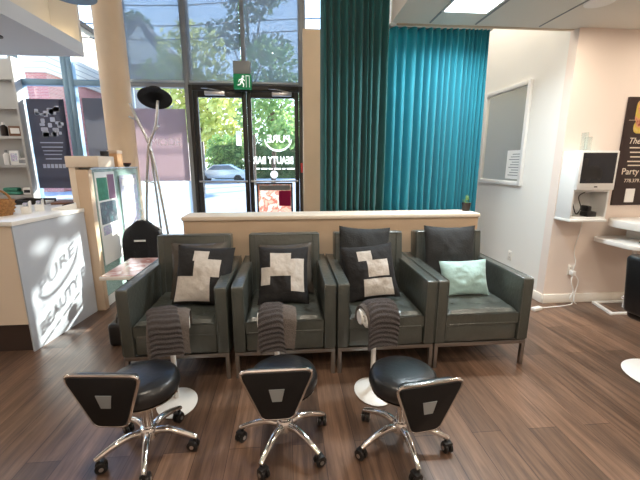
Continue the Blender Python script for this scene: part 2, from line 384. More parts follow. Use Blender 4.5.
# swoosh
pts=[]; 
for k in range(25):
    a=R(188+k*(164/24)); pts.append((-.13+.2*math.cos(a),1.87+.19*math.sin(a)))
for k,(p,q) in enumerate(zip(pts,pts[1:])):
    w0=.026*math.sin(PI*k/24)**.6+.004; w1=.026*math.sin(PI*(k+1)/24)**.6+.004
    c=Vector((-.13,1.87)); n0=(Vector(p)-c).normalized(); n1=(Vector(q)-c).normalized()
    P0=Vector(p);Q0=Vector(q)
    quad=[tuple(P0-n0*w0/2),tuple(P0+n0*w0/2),tuple(Q0+n1*w1/2),tuple(Q0-n1*w1/2)]
    prism(b,quad,YW+.011,YW+.015,XZ)
for x,w_ in ((-.46,.05),(-.39,.09),(-.28,.06),(-.2,.1),(-.08,.05),(-.01,.12)): bx(b,x,x+w_,YW+.011,YW+.015,1.405,1.425)
obj('door_lettering',b,'letter',door)
b=B(); lathe(b,[(0,0),(.055,0),(.055,.002),(0,.002)],24,(0,0,0),mx=Matrix.Translation((-.2,YW-.004,1.33))@Matrix.Rotation(R(90),4,'X'))
tag(obj('door_sticker',b,'letter'),'round white sticker on the right door glass below the lettering','sticker')
tag(obj('door_notice',box(-.735,-.66,YW-.012,YW-.002,1.75,1.955),'letter'),'small white paper notice taped beside the centre door stile','notice')
# framed poster low on right leaf
dp=thing('framed_poster','black framed pink salon poster low on the right glass door','poster',(-.195,YW-.03,.62))
b=B()
for a in ((-.27,-.245,0,.59),(.245,.27,0,.59),(-.245,.245,0,.025),(-.245,.245,.565,.59)): bx(b,a[0],a[1],-.015,.015,a[2],a[3],.003)
obj('poster_frame',b,'black',dp); obj('poster_print',box(-.245,.245,-.004,.004,.025,.565),'doorprint',dp)
obj('pink_block',box(.06,.24,-.008,-.004,.24,.47),'doorpink',dp); obj('pale_header',box(-.235,.235,-.007,-.004,.475,.555),'letter',dp)
# red box
b=box(.2,.228,YW-.075,YW-.04,1.36,1.50,bev=.004); tag(obj('alarm_box',b,'red'),'small red box on the right side of the door frame','alarm')

# blinds
for k,(x0,x1,lab) in enumerate(((-2.135,-1.40,'grey screen blind left of the doors, over the coat stand'),(-1.33,-.62,'grey screen blind above the left door leaf'),(-.55,.18,'grey screen blind above the right door leaf'))):
    o=thing('roller_blind',lab,'blind',(x0,YW-.06,2.585),0,'screen blinds on the high windows')
    obj('blind_fabric',box(0,x1-x0,-.001,.001,.03,ZH-.1-2.585),'blind',o)
    obj('bottom_bar',box(0,x1-x0,-.012,.012,0,.03,bev=.004),'alu',o)
    obj('roller_tube',tube(B(),[(0,0,ZH-.05-2.585),(x1-x0,0,ZH-.05-2.585)],.035,12),'alu',o)
for x0,x1,lab in ((1.05,1.71,'pale blind behind the teal curtain, nearer the pillar'),(1.79,2.68,'pale blind behind the teal curtain, nearer the passage wall')):
    o=thing('roller_blind',lab,'blind',(x0,YW-.06,.06),0,'screen blinds on the high windows')
    obj('blind_fabric',box(0,x1-x0,-.001,.001,.03,ZH-.16),'blindpale',o); obj('bottom_bar',box(0,x1-x0,-.012,.012,0,.03,bev=.004),'alu',o); obj('roller_tube',tube(B(),[(0,0,ZH-.11),(x1-x0,0,ZH-.11)],.035,12),'alu',o)
# exit sign
ex=thing('exit_sign','green running man exit sign over the double doors','exit sign',(-.595,5.36,2.50))
obj('sign_housing',box(-.118,.118,-.03,.03,.195,.36,bev=.006),'greyframe',ex)
obj('sign_bracket',box(-.03,.03,.03,.135,.1,.26),'greyframe',ex)
obj('sign_face',box(-.12,.12,-.03,.03,0,.195,bev=.006),'sign',ex)
b=B(); f0,f1=-.034,-.03
def lim(p,q,w):
    p=Vector(p);q=Vector(q);d=(q-p).normalized();n=Vector((-d.y,d.x))*w/2
    prism(b,[tuple(p+n),tuple(p-n),tuple(q-n),tuple(q+n)],f0,f1,XZ)
lathe(b,[(0,0),(.016,0),(.016,.004),(0,.004)],16,mx=Matrix.Translation((.012,-.03,.158))@Matrix.Rotation(R(90),4,'X'))
lim((.004,.14),(-.012,.085),.03); lim((-.004,.13),(.035,.105),.012); lim((0,.132),(-.04,.115),.012); lim((-.04,.115),(-.05,.088),.011)
lim((-.01,.09),(.02,.062),.016); lim((.02,.062),(.012,.024),.014); lim((-.014,.09),(-.03,.056),.016); lim((-.03,.056),(-.066,.048),.014)
for a in ((.05,.056,.02,.17),(.094,.1,.02,.17),(.05,.1,.165,.172)): bx(b,a[0],a[1],f0,f1,a[2],a[3])
obj('running_man',b,'signw',ex)

# ------------------------------------------------------------------ window posters / films
def poster(name,lab,x0,x1,z0,z1,m,y=YW-.035,cat='poster'):
    return tag(obj(name,box(x0,x1,y-.004,y,z0,z1),m),lab,cat)
p=thing('window_poster','dark blue window poster with pale printed figures, left of the round column','poster',(-3.27,YW-.04,1.15))
obj('poster_sheet',box(-.24,.24,-.004,.004,0,1.2),'poster',p)
b=B()
rr=random.Random(3)
for i in range(26):
    cx=rr.uniform(-.14,.18); cz=rr.uniform(.72,1.08); prism(b,rrect(rr.uniform(.03,.09),rr.uniform(.03,.08),.012,3,cx,cz),-.006,-.004-.0001*i*.05,XZ)
obj('figure_print',b,'posterink',p); b=B()
for r_,(n_,z) in enumerate(((1,.62),(1,.56),(1,.51),(1,.46),(1,.40))):
    bx(b,-.14+.01*r_,.16-.012*r_,-.006,-.004,z,z+.014)
obj('lettering',b,'posterink',p); b=B()
for i in range(6): bx(b,-.15+i*.052,-.11+i*.052,-.006,-.004,.28,.335)
obj('lettering',b,'posterink',p)
poster('window_banner','plain blue window banner partly hidden by the round column',-2.79,-2.46,1.2,2.37,'bluepanel')
pb=thing('window_banner','pinkish grey banner behind the coat stand, white word at its middle','banner',(-1.775,YW-.04,1.245))
obj('banner_sheet',box(-.355,.355,-.002,.002,0,1.0),'pinkbanner',pb)
t=text_mesh('MODE',.15,.001); join(q:=B(),t,Matrix.Translation((.05,-.004,.50))@XZ); obj('banner_word',q,'letter',pb)
poster('window_film','frosted pale blue film on the low glass below the pinkish banner',-2.13,-1.42,.06,1.24,'frost',YW,'film')
b=B()
for (cx,cz,r0) in ((-1.85,1.08,.09),(-1.72,.98,.06),(-1.92,.93,.07)):
    pts=[(cx+r0*(1-k/60)*math.cos(k*.28),YW-.008,cz+r0*(1-k/60)*math.sin(k*.28)) for k in range(40)]; tube(b,pts,.004,5)
tag(obj('swirl_decal',b,'greyframe'),'grey swirl decals on the frosted film behind the coat stand','decal')

# ================================================================== CURTAINS
def curtain(name,lab,x0,x1,z0,z1,y,nf,amp,seed,bunch=None):
    rr=random.Random(seed); n=nf*12; t=B(); rows=14
    ws=[rr.uniform(.75,1.3) for _ in range(nf)]
    if bunch: ws=[w*(bunch[0]+(bunch[1]-bunch[0])*i/(nf-1)) for i,w in enumerate(ws)]
    tot=sum(ws); ed=[0]
    for w in ws: ed.append(ed[-1]+w/tot)
    ph=[rr.uniform(-.25,.25) for _ in range(nf)]; grid=[]
    for j in range(rows+1):
        v=j/rows; row=[]
        for i in range(n+1):
            k=min(i//12,nf-1); u=(i-k*12)/12
            x=x0+(x1-x0)*(ed[k]+(ed[k+1]-ed[k])*u)
            a=amp*(.62+.38*(1-v))
            yy=a*(1-2*abs(math.sin(PI*u))**.62)+.012*math.sin(v*5+k*1.7)*(1-v)
            xx=x+.018*(1-v)*math.sin(k*2.1+v*3)*math.sin(PI*u)
            row.append(t.verts.new((xx,y+yy,z0+(z1-z0)*v)))
        grid.append(row)
    for j in range(rows):
        for i in range(n): t.faces.new((grid[j][i],grid[j][i+1],grid[j+1][i+1],grid[j+1][i]))
    return t
c=thing('curtain','shaded teal floor length curtain hanging left, from the high ceiling','curtain',(0,0,0),0,'teal curtains behind the half wall')
obj('curtain_fabric',curtain('c',None,.335,.99,.03,ZH-.06,3.66,10,.07,5),'curtainshade',c,ang=80)
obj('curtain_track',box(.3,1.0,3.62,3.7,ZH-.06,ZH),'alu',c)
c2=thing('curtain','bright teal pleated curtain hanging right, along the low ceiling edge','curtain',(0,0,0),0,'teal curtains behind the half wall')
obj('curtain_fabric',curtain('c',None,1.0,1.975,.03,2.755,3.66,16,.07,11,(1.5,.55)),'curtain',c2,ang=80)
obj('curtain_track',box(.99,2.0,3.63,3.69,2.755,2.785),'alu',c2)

# ================================================================== ARMCHAIRS
W=.715; AT=.082; YF=0; DP=.86
def cushion_bm(w,d,h,crown=.02,tufts=(),bev=.035,nx=22,ny=22):
    # box cushion: rounded, crowned top with tufts; origin at bottom centre of front edge
    t=B(); top=[]; 
    def prof(u): # 0..1 distance from edge to height factor
        return min(1,u)
    for j in range(ny+1):
        row=[]
        for i in range(nx+1):
            x=-w/2+w*i/nx; y=d*j/ny
            e=min(x+w/2,w/2-x,y,d-y); q=min(e/bev,1); z=h-bev*(1-math.sqrt(max(0,1-(1-q)**2)))
            z+=crown*(1-(2*x/w)**2)*(1-(2*y/d-1)**2)
            for tx,ty in tufts:
                r2=((x-tx)**2+(y-ty)**2)/.045**2; z-=.016*math.exp(-r2)
            z+=.006*noise.noise((x*14,y*14,h))
            row.append(t.verts.new((x,y,z)))
        top.append(row)
    for j in range(ny):
        for i in range(nx): t.faces.new((top[j][i],top[j][i+1],top[j+1][i+1],top[j+1][i]))
    loop=[top[0][i] for i in range(nx+1)]+[top[j][nx] for j in range(1,ny+1)]+[top[ny][i] for i in range(nx-1,-1,-1)]+[top[j][0] for j in range(ny-1,0,-1)]
    low=[t.verts.new((v.co.x,v.co.y,0)) for v in loop]; n=len(loop)
    for i in range(n): t.faces.new((loop[i],low[i],low[(i+1)%n],loop[(i+1)%n]))
    t.faces.new(low); bmesh.ops.recalc_face_normals(t,faces=t.faces); return t
def make_armchair(loc,lab):
    t=thing('armchair',lab,'armchair',loc,0,'leather armchairs in a row')
    hw_=W/2
    for s in (-1,1):
        xi=s*(hw_-AT); xo=s*hw_
        a=obj('arm',box(min(xi,xo),max(xi,xo),0,DP,.2,.685,bev=.014,seg=3),'leather',t)
        for xx in (xi+s*.006,xo-s*.006): obj('piping',tube(B(),[(xx,.001,.215),(xx,.001,.660),(xx,.005,.678),(xx,.014,.684),(xx,DP-.012,.684)],.0044,6),'leather',a)
    # back, slightly reclined
    wb=W-2*AT+.045
    rot=Matrix.Translation((0,.60,.42))@Matrix.Rotation(R(-7),4,'X')
    bk=obj('backrest',box(-wb/2,wb/2,0,.15,-.10,.505,bev=.016,seg=3,mx=rot),'leather',t)
    for ln in ([(-wb/2+.055,-.001,-.05),(-wb/2+.055,-.001,.495)],[(wb/2-.055,-.001,-.05),(wb/2-.055,-.001,.495)],[(-wb/2+.015,-.001,.493),(wb/2-.015,-.001,.493)]):
        obj('piping',tube(B(),[rot@Vector(q) for q in ln],.0042,6),'leather',bk)
    ws=W-2*AT-.006
    obj('seat_deck',box(-ws/2,ws/2,.012,.62,.205,.338,bev=.012,seg=2),'leather',t)
    tf=[(x,y) for x in (-.16,0,.16) for y in (.17,.34)]
    sc=obj('seat_cushion',cushion_bm(ws,.635,.108,.014,tf,.028),'leather',t,(0,.006,.340))
    for z in (.008,.092): obj('piping',tube(B(),[(-ws/2+.02,-.002,z),(ws/2-.02,-.002,z)],.0042,6),'leather',sc)
    for tx,ty in tf: obj('button',lathe(B(),[(.011,0),(.009,.005),(0,.007)],10,(tx,ty,.1)),'leather',sc)
    # metal frame
    b=B(); 
    bx(b,-hw_+.004,hw_-.004,.006,.034,.172,.2,.002); bx(b,-hw_+.004,hw_-.004,DP-.034,DP-.006,.172,.2,.002)
    for s in (-1,1): bx(b,s*(hw_-.018)-.014,s*(hw_-.018)+.014,.034,DP-.034,.172,.2,.002)
    obj('base_rail',b,'legsteel',t)
    for sx in (-1,1):
        for y0 in (.006,DP-.034): obj('leg',box(sx*(hw_-.018)-.014,sx*(hw_-.018)+.014,y0,y0+.028,0,.172,bev=.002),'legsteel',t)
    return t
CY=2.315
a1=make_armchair((-.782,CY,0),'grey leather armchair at the left end of the row, beside the coat stand')
XS=[-.772,-.036,.690,1.408]
for x,lab in zip(XS[1:],('second armchair from the left, its two pillows in front of the closed doors','third armchair from the left, in front of the shaded teal curtain','grey leather armchair at the right end of the row, holding the mint pillow')):
    o=dup(a1); o.location=(x,CY,0); o['label']=lab

# ================================================================== PILLOWS
def pillow_bm(w,h,t,seed,pat=None,n=26):
    b=B(); fr=[];bk=[]
    for j in range(n+1):
        r1=[];r2=[]
        for i in range(n+1):
            u=2*i/n-1;v=2*j/n-1
            x=w/2*u*(1-.07*(1-v*v)); y=h/2*v*(1-.07*(1-u*u))
            th=t/2*1.12*(max(0,(1-u*u))**.55)*(max(0,(1-v*v))**.55)
            nz=noise.noise((u*2.0+seed,v*2.0,seed))*.22+noise.noise((u*4.6+seed,v*4.6,3))*.13+noise.noise((u*9+seed,v*9,seed))*.05
            r1.append(b.verts.new((x,y,th*(1+nz)))); r2.append(b.verts.new((x,y,-th*(1+nz*.5))) if (0<i<n and 0<j<n) else r1[-1])
        fr.append(r1);bk.append(r2)
    for j in range(n):
        for i in range(n):
            f=b.faces.new((fr[j][i],fr[j][i+1],fr[j+1][i+1],fr[j+1][i]))
            u=2*(i+.5)/n-1;v=2*(j+.5)/n-1
            if pat and any(p[0]<=u<=p[1] and p[2]<=v<=p[3] for p in pat): f.material_index=1
            q=(bk[j][i],bk[j+1][i],bk[j+1][i+1],bk[j][i+1])
            if len(set(q))>2:
                try: b.faces.new(tuple(dict.fromkeys(q)))
                except ValueError: pass
    bmesh.ops.recalc_face_normals(b,faces=b.faces); return b
def pillow(lab,w,h,t,x,y,lean,roll,mats,seed,pat=None,zseat=.452,yaw=0,group=None):
    m=Matrix.Rotation(R(yaw),4,'Z')@Matrix.Rotation(R(90-lean),4,'X')@Matrix.Rotation(R(roll),4,'Z')
    bm=pillow_bm(w,h,t,seed,pat); bmesh.ops.transform(bm,matrix=m,verts=bm.verts)
    z0=min(v.co.z for v in bm.verts)
    o=obj('throw_pillow',bm,mats,None,(x,y,zseat-z0),ang=80); return tag(o,lab,'pillow',group)
G1='colour block pillows'; G2='plain dark back pillows'
pillow('plain brownish pillow behind the patterned one on the left end armchair',.44,.45,.12,-.715,2.80,18,0,['leatherb'],1.3,group=G2)
pillow('patchwork pillow black and grey on the left end armchair',.43,.45,.15,-.64,2.645,24,-4,['patblack','patgrey'],2.1,[(-.42,.14,.5,.88),(-.29,.6,-.1,.5),(-.9,.3,-.92,-.1)],group=G1)
pillow('plain dark pillow behind the patchwork pillow on the second armchair',.44,.42,.12,-.025,2.81,20,2,['leatherb'],4.2,group=G2)
pillow('patchwork pillow on the second armchair, its big pale blocks side by side',.39,.45,.15,-.045,2.645,26,-1,['patblack','patgrey'],3.4,[(-.53,.28,-.1,.74),(.32,.88,-.62,.54),(-.9,-.56,-.38,.2)],group=G1)
pillow('plain dark pillow behind the patchwork pillow on the third armchair',.43,.535,.12,.615,2.81,12,-3,['charcoal'],6.1,group=G2)
pillow('patchwork pillow on the third armchair, pale blocks stepping down to its right',.42,.44,.15,.63,2.64,26,5,['patblack','patgrey'],5.2,[(-.48,.04,.42,.78),(-.14,.7,-.22,.38),(-.42,.76,-.92,-.28)],group=G1)
pillow('plain charcoal pillow propped behind the mint pillow on the right end armchair',.45,.54,.13,1.35,2.81,11,-1,['charcoal'],7.7,group=G2)
pillow('pale mint satin pillow on the right end armchair',.40,.29,.12,1.405,2.64,18,1,['mint'],8.8)

# ================================================================== STOOLS
def make_stool(loc,lab,star,back,cs,off):
    t=thing('rolling_stool',lab,'stool',loc,0,'black rolling salon stools')
    obj('seat',lathe(B(),[(0,.352),(.145,.352),(.168,.362),(.178,.385),(.178,.405),(.168,.432),(.15,.445),(.09,.452),(0,.454)],40),'vinyl',t)
    b=lathe(B(),[(.14,.34),(.165,.346),(.165,.352),(.14,.352)],32); obj('seat_pan',b,'chrome',t)
    b=lathe(B(),[(.026,.14),(.026,.26),(.019,.262),(.019,.34)],16); tube(b,[(0,0,.32),(.15,.05,.31)],.006,6); obj('gas_column',b,'chrome',t)
    obj('hub',lathe(B(),[(.03,.085),(.046,.09),(.046,.135),(.036,.15),(.026,.152)],20),'chrome',t)
    for k in range(5):
        a=R(star+72*k); ca,sa=math.cos(a),math.sin(a)
        pts=[(ca*r_,sa*r_,z) for r_,z in ((.03,.118),(.09,.128),(.16,.112),(.22,.088),(.248,.075))]
        l=obj('leg',tube(B(),smooth_pts(pts,4),.017,10,radii=[.022-.009*i/16 for i in range(17)]),'chrome',t)
        m=Matrix.Translation((ca*.238,sa*.238,0))@Matrix.Rotation(cs+k*1.3,4,'Z')
        b=B()
        for s in (-1,1):
            lathe(b,[(0,-.009),(.024,-.009),(.029,-.005),(.029,.005),(.024,.009),(0,.009)],18,mx=m@Matrix.Translation((.012,s*.014,.029))@Matrix.Rotation(R(90),4,'X'))
        bx(b,-.004,.03,-.024,.024,.034,.062,.006,mx=m); tube(b,[m@Vector((0,0,.045)),m@Vector((0,0,.085))],.009,8)
        obj('caster',b,'black',l)
        b=B()
        for s in (-1,1): lathe(b,[(0,-.001),(.011,-.001),(.011,.001),(0,.001)],12,mx=m@Matrix.Translation((.012,s*.0245,.029))@Matrix.Rotation(R(90),4,'X'))
        obj('caster_cap',b,'steel',l)
    # backrest: local frame, faces away from seat
    m=Matrix.Translation((off[0],off[1],.415+off[2]))@Matrix.Rotation(R(back+90),4,'Z')@Matrix.Rotation(R(6),4,'X')
    out=[(-.085,-.125),(.085,-.125)]; 
    def outline(s):
        P=[]; cor=[(-.072,-.15,.03),(.072,-.15,.03),(.172,.125,.04),(-.172,.125,.04)]
        n=len(cor)
        for i in range(n):
            p=Vector(cor[i][:2])*s; r_=cor[i][2]; a=(Vector(cor[i-1][:2])*s-p).normalized(); c=(Vector(cor[(i+1)%n][:2])*s-p).normalized()
            p0=p+a*r_; p1=p+c*r_
            for k in range(5):
                q=k/4; P.append(tuple((1-q)**2*p0+2*q*(1-q)*p+q*q*p1))
        return P
    bk=obj('backrest',prism(B(),outline(.965),-.012,.012,m@XZ.inverted() if 0 else m@XZ,bev=.005),'backblack',t)
    o=outline(1.0); pts=[m@Vector((x,0,z)) for x,z in o]; pts.append(pts[0])
    b=B(); tube(b,pts,.0085,8); dv=Vector((-.02*off[0]/.2,-.02*off[1]/.2,.33)); tube(b,[m@Vector((-.03,.0,-.145)),m@Vector((-.03,.05,-.16)),dv],.009,8); tube(b,[m@Vector((.03,.0,-.145)),m@Vector((.03,.05,-.16)),dv],.009,8)
    obj('back_frame',b,'chrome',bk)
    obj('back_pad',prism(B(),outline(.9),.010,.05,m@XZ,bev=.014),'vinyl',bk)
    obj('badge',prism(B(),[(-.022,-.038),(.022,-.038),(.036,.03),(-.036,.03)],-.015,-.0115,m@XZ),'alu',bk)
    return t
make_stool((-.755,1.705,0),'black rolling stool at the left, its backrest turned to the lower left',212,264,.4,(-.072,-.215,.052))
make_stool((-.04,1.695,0),'black rolling stool in the middle, its backrest straight to the viewer',26,270,1.5,(-.028,-.21,.04))
make_stool((.582,1.625,0),'black rolling stool at the right, in front of the third armchair',201,278,2.3,(.055,-.2,-.028))

# ================================================================== FOOT RESTS + TOWELS
def half_pad(r,ln,h):
    t=B(); prof=[]
    for k in range(13):
        a=PI*k/12; prof.append((r*math.cos(a),h+r*.85*math.sin(a)))
    prof=[(r,h-.05)]+prof+[(-r,h-.05)]
    prism(t,prof,-ln/2,ln/2,YZ,bev=.03); return t
def make_footrest(loc,lab,rz):
    t=thing('footrest',lab,'footrest',loc,rz,'white pedicure footrests')
    obj('base',lathe(B(),[(0,0),(.15,0),(.155,.008),(.13,.02),(.04,.03),(0,.03)],36,sx=.8,sy=1),'white',t)
    obj('pole',tube(B(),[(0,.02,.025),(0,.02,.20),(0,.02,.50)],.016,12),'white',t)
    obj('cushion',half_pad(.085,.2,.545),'white',t)
    for s in (-1,1): obj('end_disc',lathe(B(),[(0,-.008),(.044,-.008),(.05,0),(.044,.008),(0,.008)],24,mx=Matrix.Translation((s*.106,0,.55))@Matrix.Rotation(R(90),4,'Y')),'white',t)
    return t
def towel_bm(w,r,hz,front,back,seed,rip=.006,nr=60,nx=14,off=.004):
    # cross-section path over the pad: front hang, arc, back hang (y toward -y is front)
    path=[]
    R_=r+off
    for k in range(9): path.append((-R_-.012*(1-k/8),hz-front+front*k/8))
    for k in range(1,16):
        a=PI-PI*k/16; path.append((R_*math.cos(a),hz+R_*.85*math.sin(a)+.001))
    for k in range(9): path.append((R_+.01*k/8,hz-back*k/8))
    P=smooth_pts([(0,y,z) for y,z in path],6); n=len(P)
    b=B(); top=[];bot=[]; dist=0
    for j,p in enumerate(P):
        d=(P[min(j+1,n-1)]-P[max(j-1,0)]).normalized(); nn=Vector((0,-d.z,d.y))
        if j: dist+=(P[j]-P[j-1]).length
        rt=[];rb=[]
        for i in range(nx+1):
            x=-w/2+w*i/nx; wob=.006*noise.noise((x*9+seed,dist*8,seed))
            rp=rip*(.5+.5*math.cos(2*PI*(dist+.008*math.sin(x*25+seed))/.03))
            sh=.012*math.sin(dist*9+seed)
            rt.append(b.verts.new(p+nn*(.010+rp+abs(wob))+Vector((x+sh,0,-.02*abs(2*x/w)**4)))); rb.append(b.verts.new(p+nn*.001+Vector((x+sh,0,-.02*abs(2*x/w)**4))))
        top.append(rt);bot.append(rb)
    for j in range(n-1):
        for i in range(nx):
            b.faces.new((top[j][i],top[j][i+1],top[j+1][i+1],top[j+1][i])); b.faces.new((bot[j][i],bot[j+1][i],bot[j+1][i+1],bot[j][i+1]))
        b.faces.new((top[j][0],top[j+1][0],bot[j+1][0],bot[j][0])); b.faces.new((top[j][nx],bot[j][nx],bot[j+1][nx],top[j+1][nx]))
    for j in (0,n-1):
        for i in range(nx): b.faces.new((top[j][i],top[j][i+1],bot[j][i+1],bot[j][i]))
    bmesh.ops.recalc_face_normals(b,faces=b.faces); return b
fr=make_footrest((-.728,2.085,0),'white footrest at the left, oval base showing beside the left stool',R(16))
FR=[((-.728,2.085,0),R(16)),((-.088,2.085,0),R(2)),((.545,2.085,0),R(8))]
for (l,rz),lab in zip(FR[1:],('white footrest under a towel, behind the middle stool','white footrest with its round end and pole showing, by the third armchair')):
    o=dup(fr); o.location=l; o.rotation_euler=(0,0,rz); o['label']=lab
TL=('grey ribbed towel on the footrest by the left end armchair','grey ribbed towel on the footrest behind the middle stool','grey ribbed towel on the footrest in front of the third armchair')
for i,((l,rz),lab) in enumerate(zip(FR,TL)):
    t=thing('towel',lab,'towel',l,rz,'grey towels over the footrests')
    dx=(-.03,-.02,.012)[i]
    obj('ribbed_layer',towel_bm((.175,.15,.19)[i],.085,.55,.15,.06,i*2.1+1,off=.014,rip=.009),'towel',t,(dx,0,0))
    obj('smooth_layer',towel_bm((.232,.226,.19)[i],.085,.55,(.15,.14,.10)[i],.05,i*1.7+4,rip=.0008,off=.001),'towelb',t,(0,0,0))

# ================================================================== RECEPTION
dk=thing('reception_desk','white reception desk at the left with grey side panel lit by the sun','desk',(0,0,0))
A0=(-2.07,2.84);A1=(-1.985,3.655)
body=[(A0[0]-.012,A0[1]+.012),(A1[0]-.012,A1[1]-.012),(-2.26,3.643),(-2.26,4.6),(-3.0,4.6),(-3.0,2.852)]
obj('desk_body',prism(B(),body,.235,1.035),'cream',dk)
obj('plinth',prism(B(),[(x+(.02 if x<-2.5 else -.02),y+(.02 if y<3 else 0)) for x,y in body],0,.235),'dark',dk)
obj('side_panel',prism(B(),[(A0[0]-.0115,A0[1]+.002),A0,A1,(A1[0]-.0115,A1[1])],.002,1.035),'deskface',dk)
obj('worktop',prism(B(),[(A0[0]+.008,A0[1]-.008),(A1[0]+.008,A1[1]),(-2.262,3.655),(-2.262,4.62),(-3.02,4.62),(-3.02,2.832)],1.035,1.07,bev=.004),'white',dk)
# low display partition with posters
du=thing('display_stand','tall display stand beyond the desk, posters on its glassy side','display stand',(0,0,0))
obj('end_post',box(-2.02,-1.905,3.665,3.74,0,1.435,bev=.004),'woodlam',du)
obj('stand_panel',box(-2.02,-1.93,3.74,4.85,0,1.43,bev=.003),'whitem',du)
obj('glass_sheet',box(-1.928,-1.918,3.745,4.86,.12,1.44),'tealglass',du)
obj('stand_cap',box(-2.03,-1.912,3.74,4.86,1.44,1.455),'alu',du)
def side_poster(lab,y0,y1,z0,z1,m,extra=()):
    t=thing('display_poster',lab,'poster',(-1.9148,(y0+y1)/2,z0))
    h=(y1-y0)/2
    obj('poster_sheet',box(-.003,.003,-h,h,0,z1-z0),m,t)
    for n_,a,mm in extra: obj(n_,box(.003,.006,-h+a[0]*2*h,-h+a[1]*2*h,a[2]*(z1-z0),a[3]*(z1-z0)),mm,t)
    return t
side_poster('teal and purple photo poster on the display stand, next to its wooden post',3.79,4.2,.45,1.41,'white',(('teal_block',(.06,.56,.70,.94),'jade'),('purple_block',(.6,.94,.70,.97),'plum'),('figure_print',(.08,.92,.44,.68),'phototeal'),('text_print',(.1,.9,.32,.42),'photogrey')))
side_poster('pale price list poster on the display stand, farther from the wooden post',4.32,4.78,.5,1.36,'photogrey',(('header_print',(.1,.9,.86,.95),'white'),))
pd=thing('podium','cream podium with thick top at the end of the desk','podium',(0,0,0))
obj('podium_body',box(-2.085,-2.025,3.68,4.0,0,1.46,bev=.004),'cream',pd)
obj('podium_top',box(-2.10,-1.80,3.665,4.0,1.46,1.565,bev=.006),'cream',pd)
# things on partition / podium
b=box(-.04,.04,-.012,.012,0,.17,bev=.003); t=obj('dark_card_stand',b,'black',None,(-1.97,4.17,1.455),(0,0,R(10))); tag(t,'dark upright card on top of the display stand, before the round column','card')
t=thing('kraft_box','tan cardboard gift box with paler lid on the display stand before the round column','box',(-1.965,4.40,1.455),0)
obj('box_body',box(-.05,.05,-.07,.07,0,.15,bev=.003),'kraft',t); obj('box_lid',box(-.053,.053,-.073,.073,.15,.185,bev=.003),'woodlam',t)
t=thing('small_bowl','small dark trinket dish at the far end of the display stand','dish',(-1.965,4.68,1.455)); obj('bowl_body',lathe(B(),[(.02,0),(.045,.025),(.05,.045),(.044,.045),(.03,.02),(0,.012)],20),'pot',t); obj('bowl_rim',lathe(B(),[(.048,.044),(.052,.044),(.052,.048),(.048,.048)],20),'red',t)
# desk items
t=thing('wicker_basket','round wicker basket at the near end of the reception desk','basket',(-2.41,3.20,1.07))
b=lathe(B(),[(.0,.004),(.085,0),(.105,.06),(.112,.12),(.1,.12),(.09,.05),(0,.012)],28); obj('basket_body',b,'wicker',t)
b=B()
for z,r_ in ((.03,.096),(.06,.106),(.09,.111),(.122,.108)): tube(b,[(r_*math.cos(2*PI*k/24),r_*math.sin(2*PI*k/24),z) for k in range(25)],.008,6)
obj('basket_weave',b,'wicker',t)
obj('basket_handle',tube(B(),[(.105*math.cos(PI*k/12),0,.12+.09*math.sin(PI*k/12)) for k in range(13)],.009,6),'wicker',t)
for i,(x,y,lab) in enumerate(((-2.30,3.36,'white card holder nearest the wicker basket on the desk'),(-2.30,3.53,'white card holder farther along the desk, next to the phone'))):
    t=thing('card_holder',lab,'card holder',(x,y,1.07),R(-62),'white card holders on the reception desk')
    b=B(); bx(b,-.06,.06,-.035,.035,0,.012,.003); bx(b,-.06,.06,.02,.032,.012,.10,.003); bx(b,-.06,-.05,-.035,.02,.012,.06,.002); bx(b,.05,.06,-.035,.02,.012,.06,.002); bx(b,-.05,.05,-.035,-.027,.012,.045,.002)
    obj('holder_body',b,'white',t); obj('cards',box(-.045,.045,-.02,.012,.012,.085),'photogrey',t)
t=thing('card_reader','pale card reader with dark screen lying on the desk','card reader',(-2.12,3.58,1.07),R(-58))
m=Matrix.Rotation(R(14),4,'X'); obj('reader_body',prism(B(),[(-.1,0),(.1,0),(.1,.058),(-.1,.018)],-.045,.045,YZ@Matrix.Identity(4),bev=.005),'white',t)
obj('reader_screen',prism(B(),[(-.01,.0375),(.085,.0565),(.085,.0585),(-.01,.0395)],-.036,.036,YZ),'screen',t)
t=thing('notebook','tan leather notebook lying by the card reader on the desk','notebook',(-2.42,4.15,1.07),R(18)); obj('cover',box(-.11,.11,-.15,.15,0,.022,bev=.004),'brownleather',t); obj('pages',box(-.1,.113,-.14,.14,.005,.018),'white',t)
t=thing('document_tray','black document tray at the far end of the desk','tray',(-2.72,4.12,1.07),R(5)); b=B(); bx(b,-.15,.15,-.11,.11,0,.006); bx(b,-.15,.15,-.11,-.104,.006,.05); bx(b,-.15,.15,.104,.11,.006,.05); bx(b,-.15,-.144,-.104,.104,.006,.05); obj('tray_body',b,'black',t); obj('paper_stack',box(-.13,.14,-.09,.09,.006,.03),'white',t)
# shelf unit
sh=thing('shelf_unit','tall pale grey open shelf unit behind the reception desk','shelf',(-3.93,5.40,0))
b=B(); bx(b,.37,.40,-.07,.07,0,2.85,.002); obj('side_panel',b,'shelfgrey',sh); obj('side_panel',box(-.40,-.37,-.07,.07,0,2.85,bev=.002),'shelfgrey',sh)
obj('back_panel',box(-.37,.37,.06,.07,0,2.85),'shelfgrey',sh)
for z in (.30,.72,1.065,1.475,1.855,2.235,2.6): obj('shelf_board',box(-.37,.37,-.07,.06,z-.035,z),'shelfgrey',sh)
def bottle(lab,x,z,h,r,m,cap,y=5.385,g='bottles and boxes on the shelf unit'):
    t=thing('bottle',lab,'bottle',(x,y,z),0,g); obj('bottle_body',lathe(B(),[(r*.9,0),(r,.01),(r,h*.68),(r*.4,h*.8),(r*.35,h*.85)],20),m,t); obj('cap',lathe(B(),[(r*.42,h*.82),(r*.42,h),(0,h)],14),cap,t)
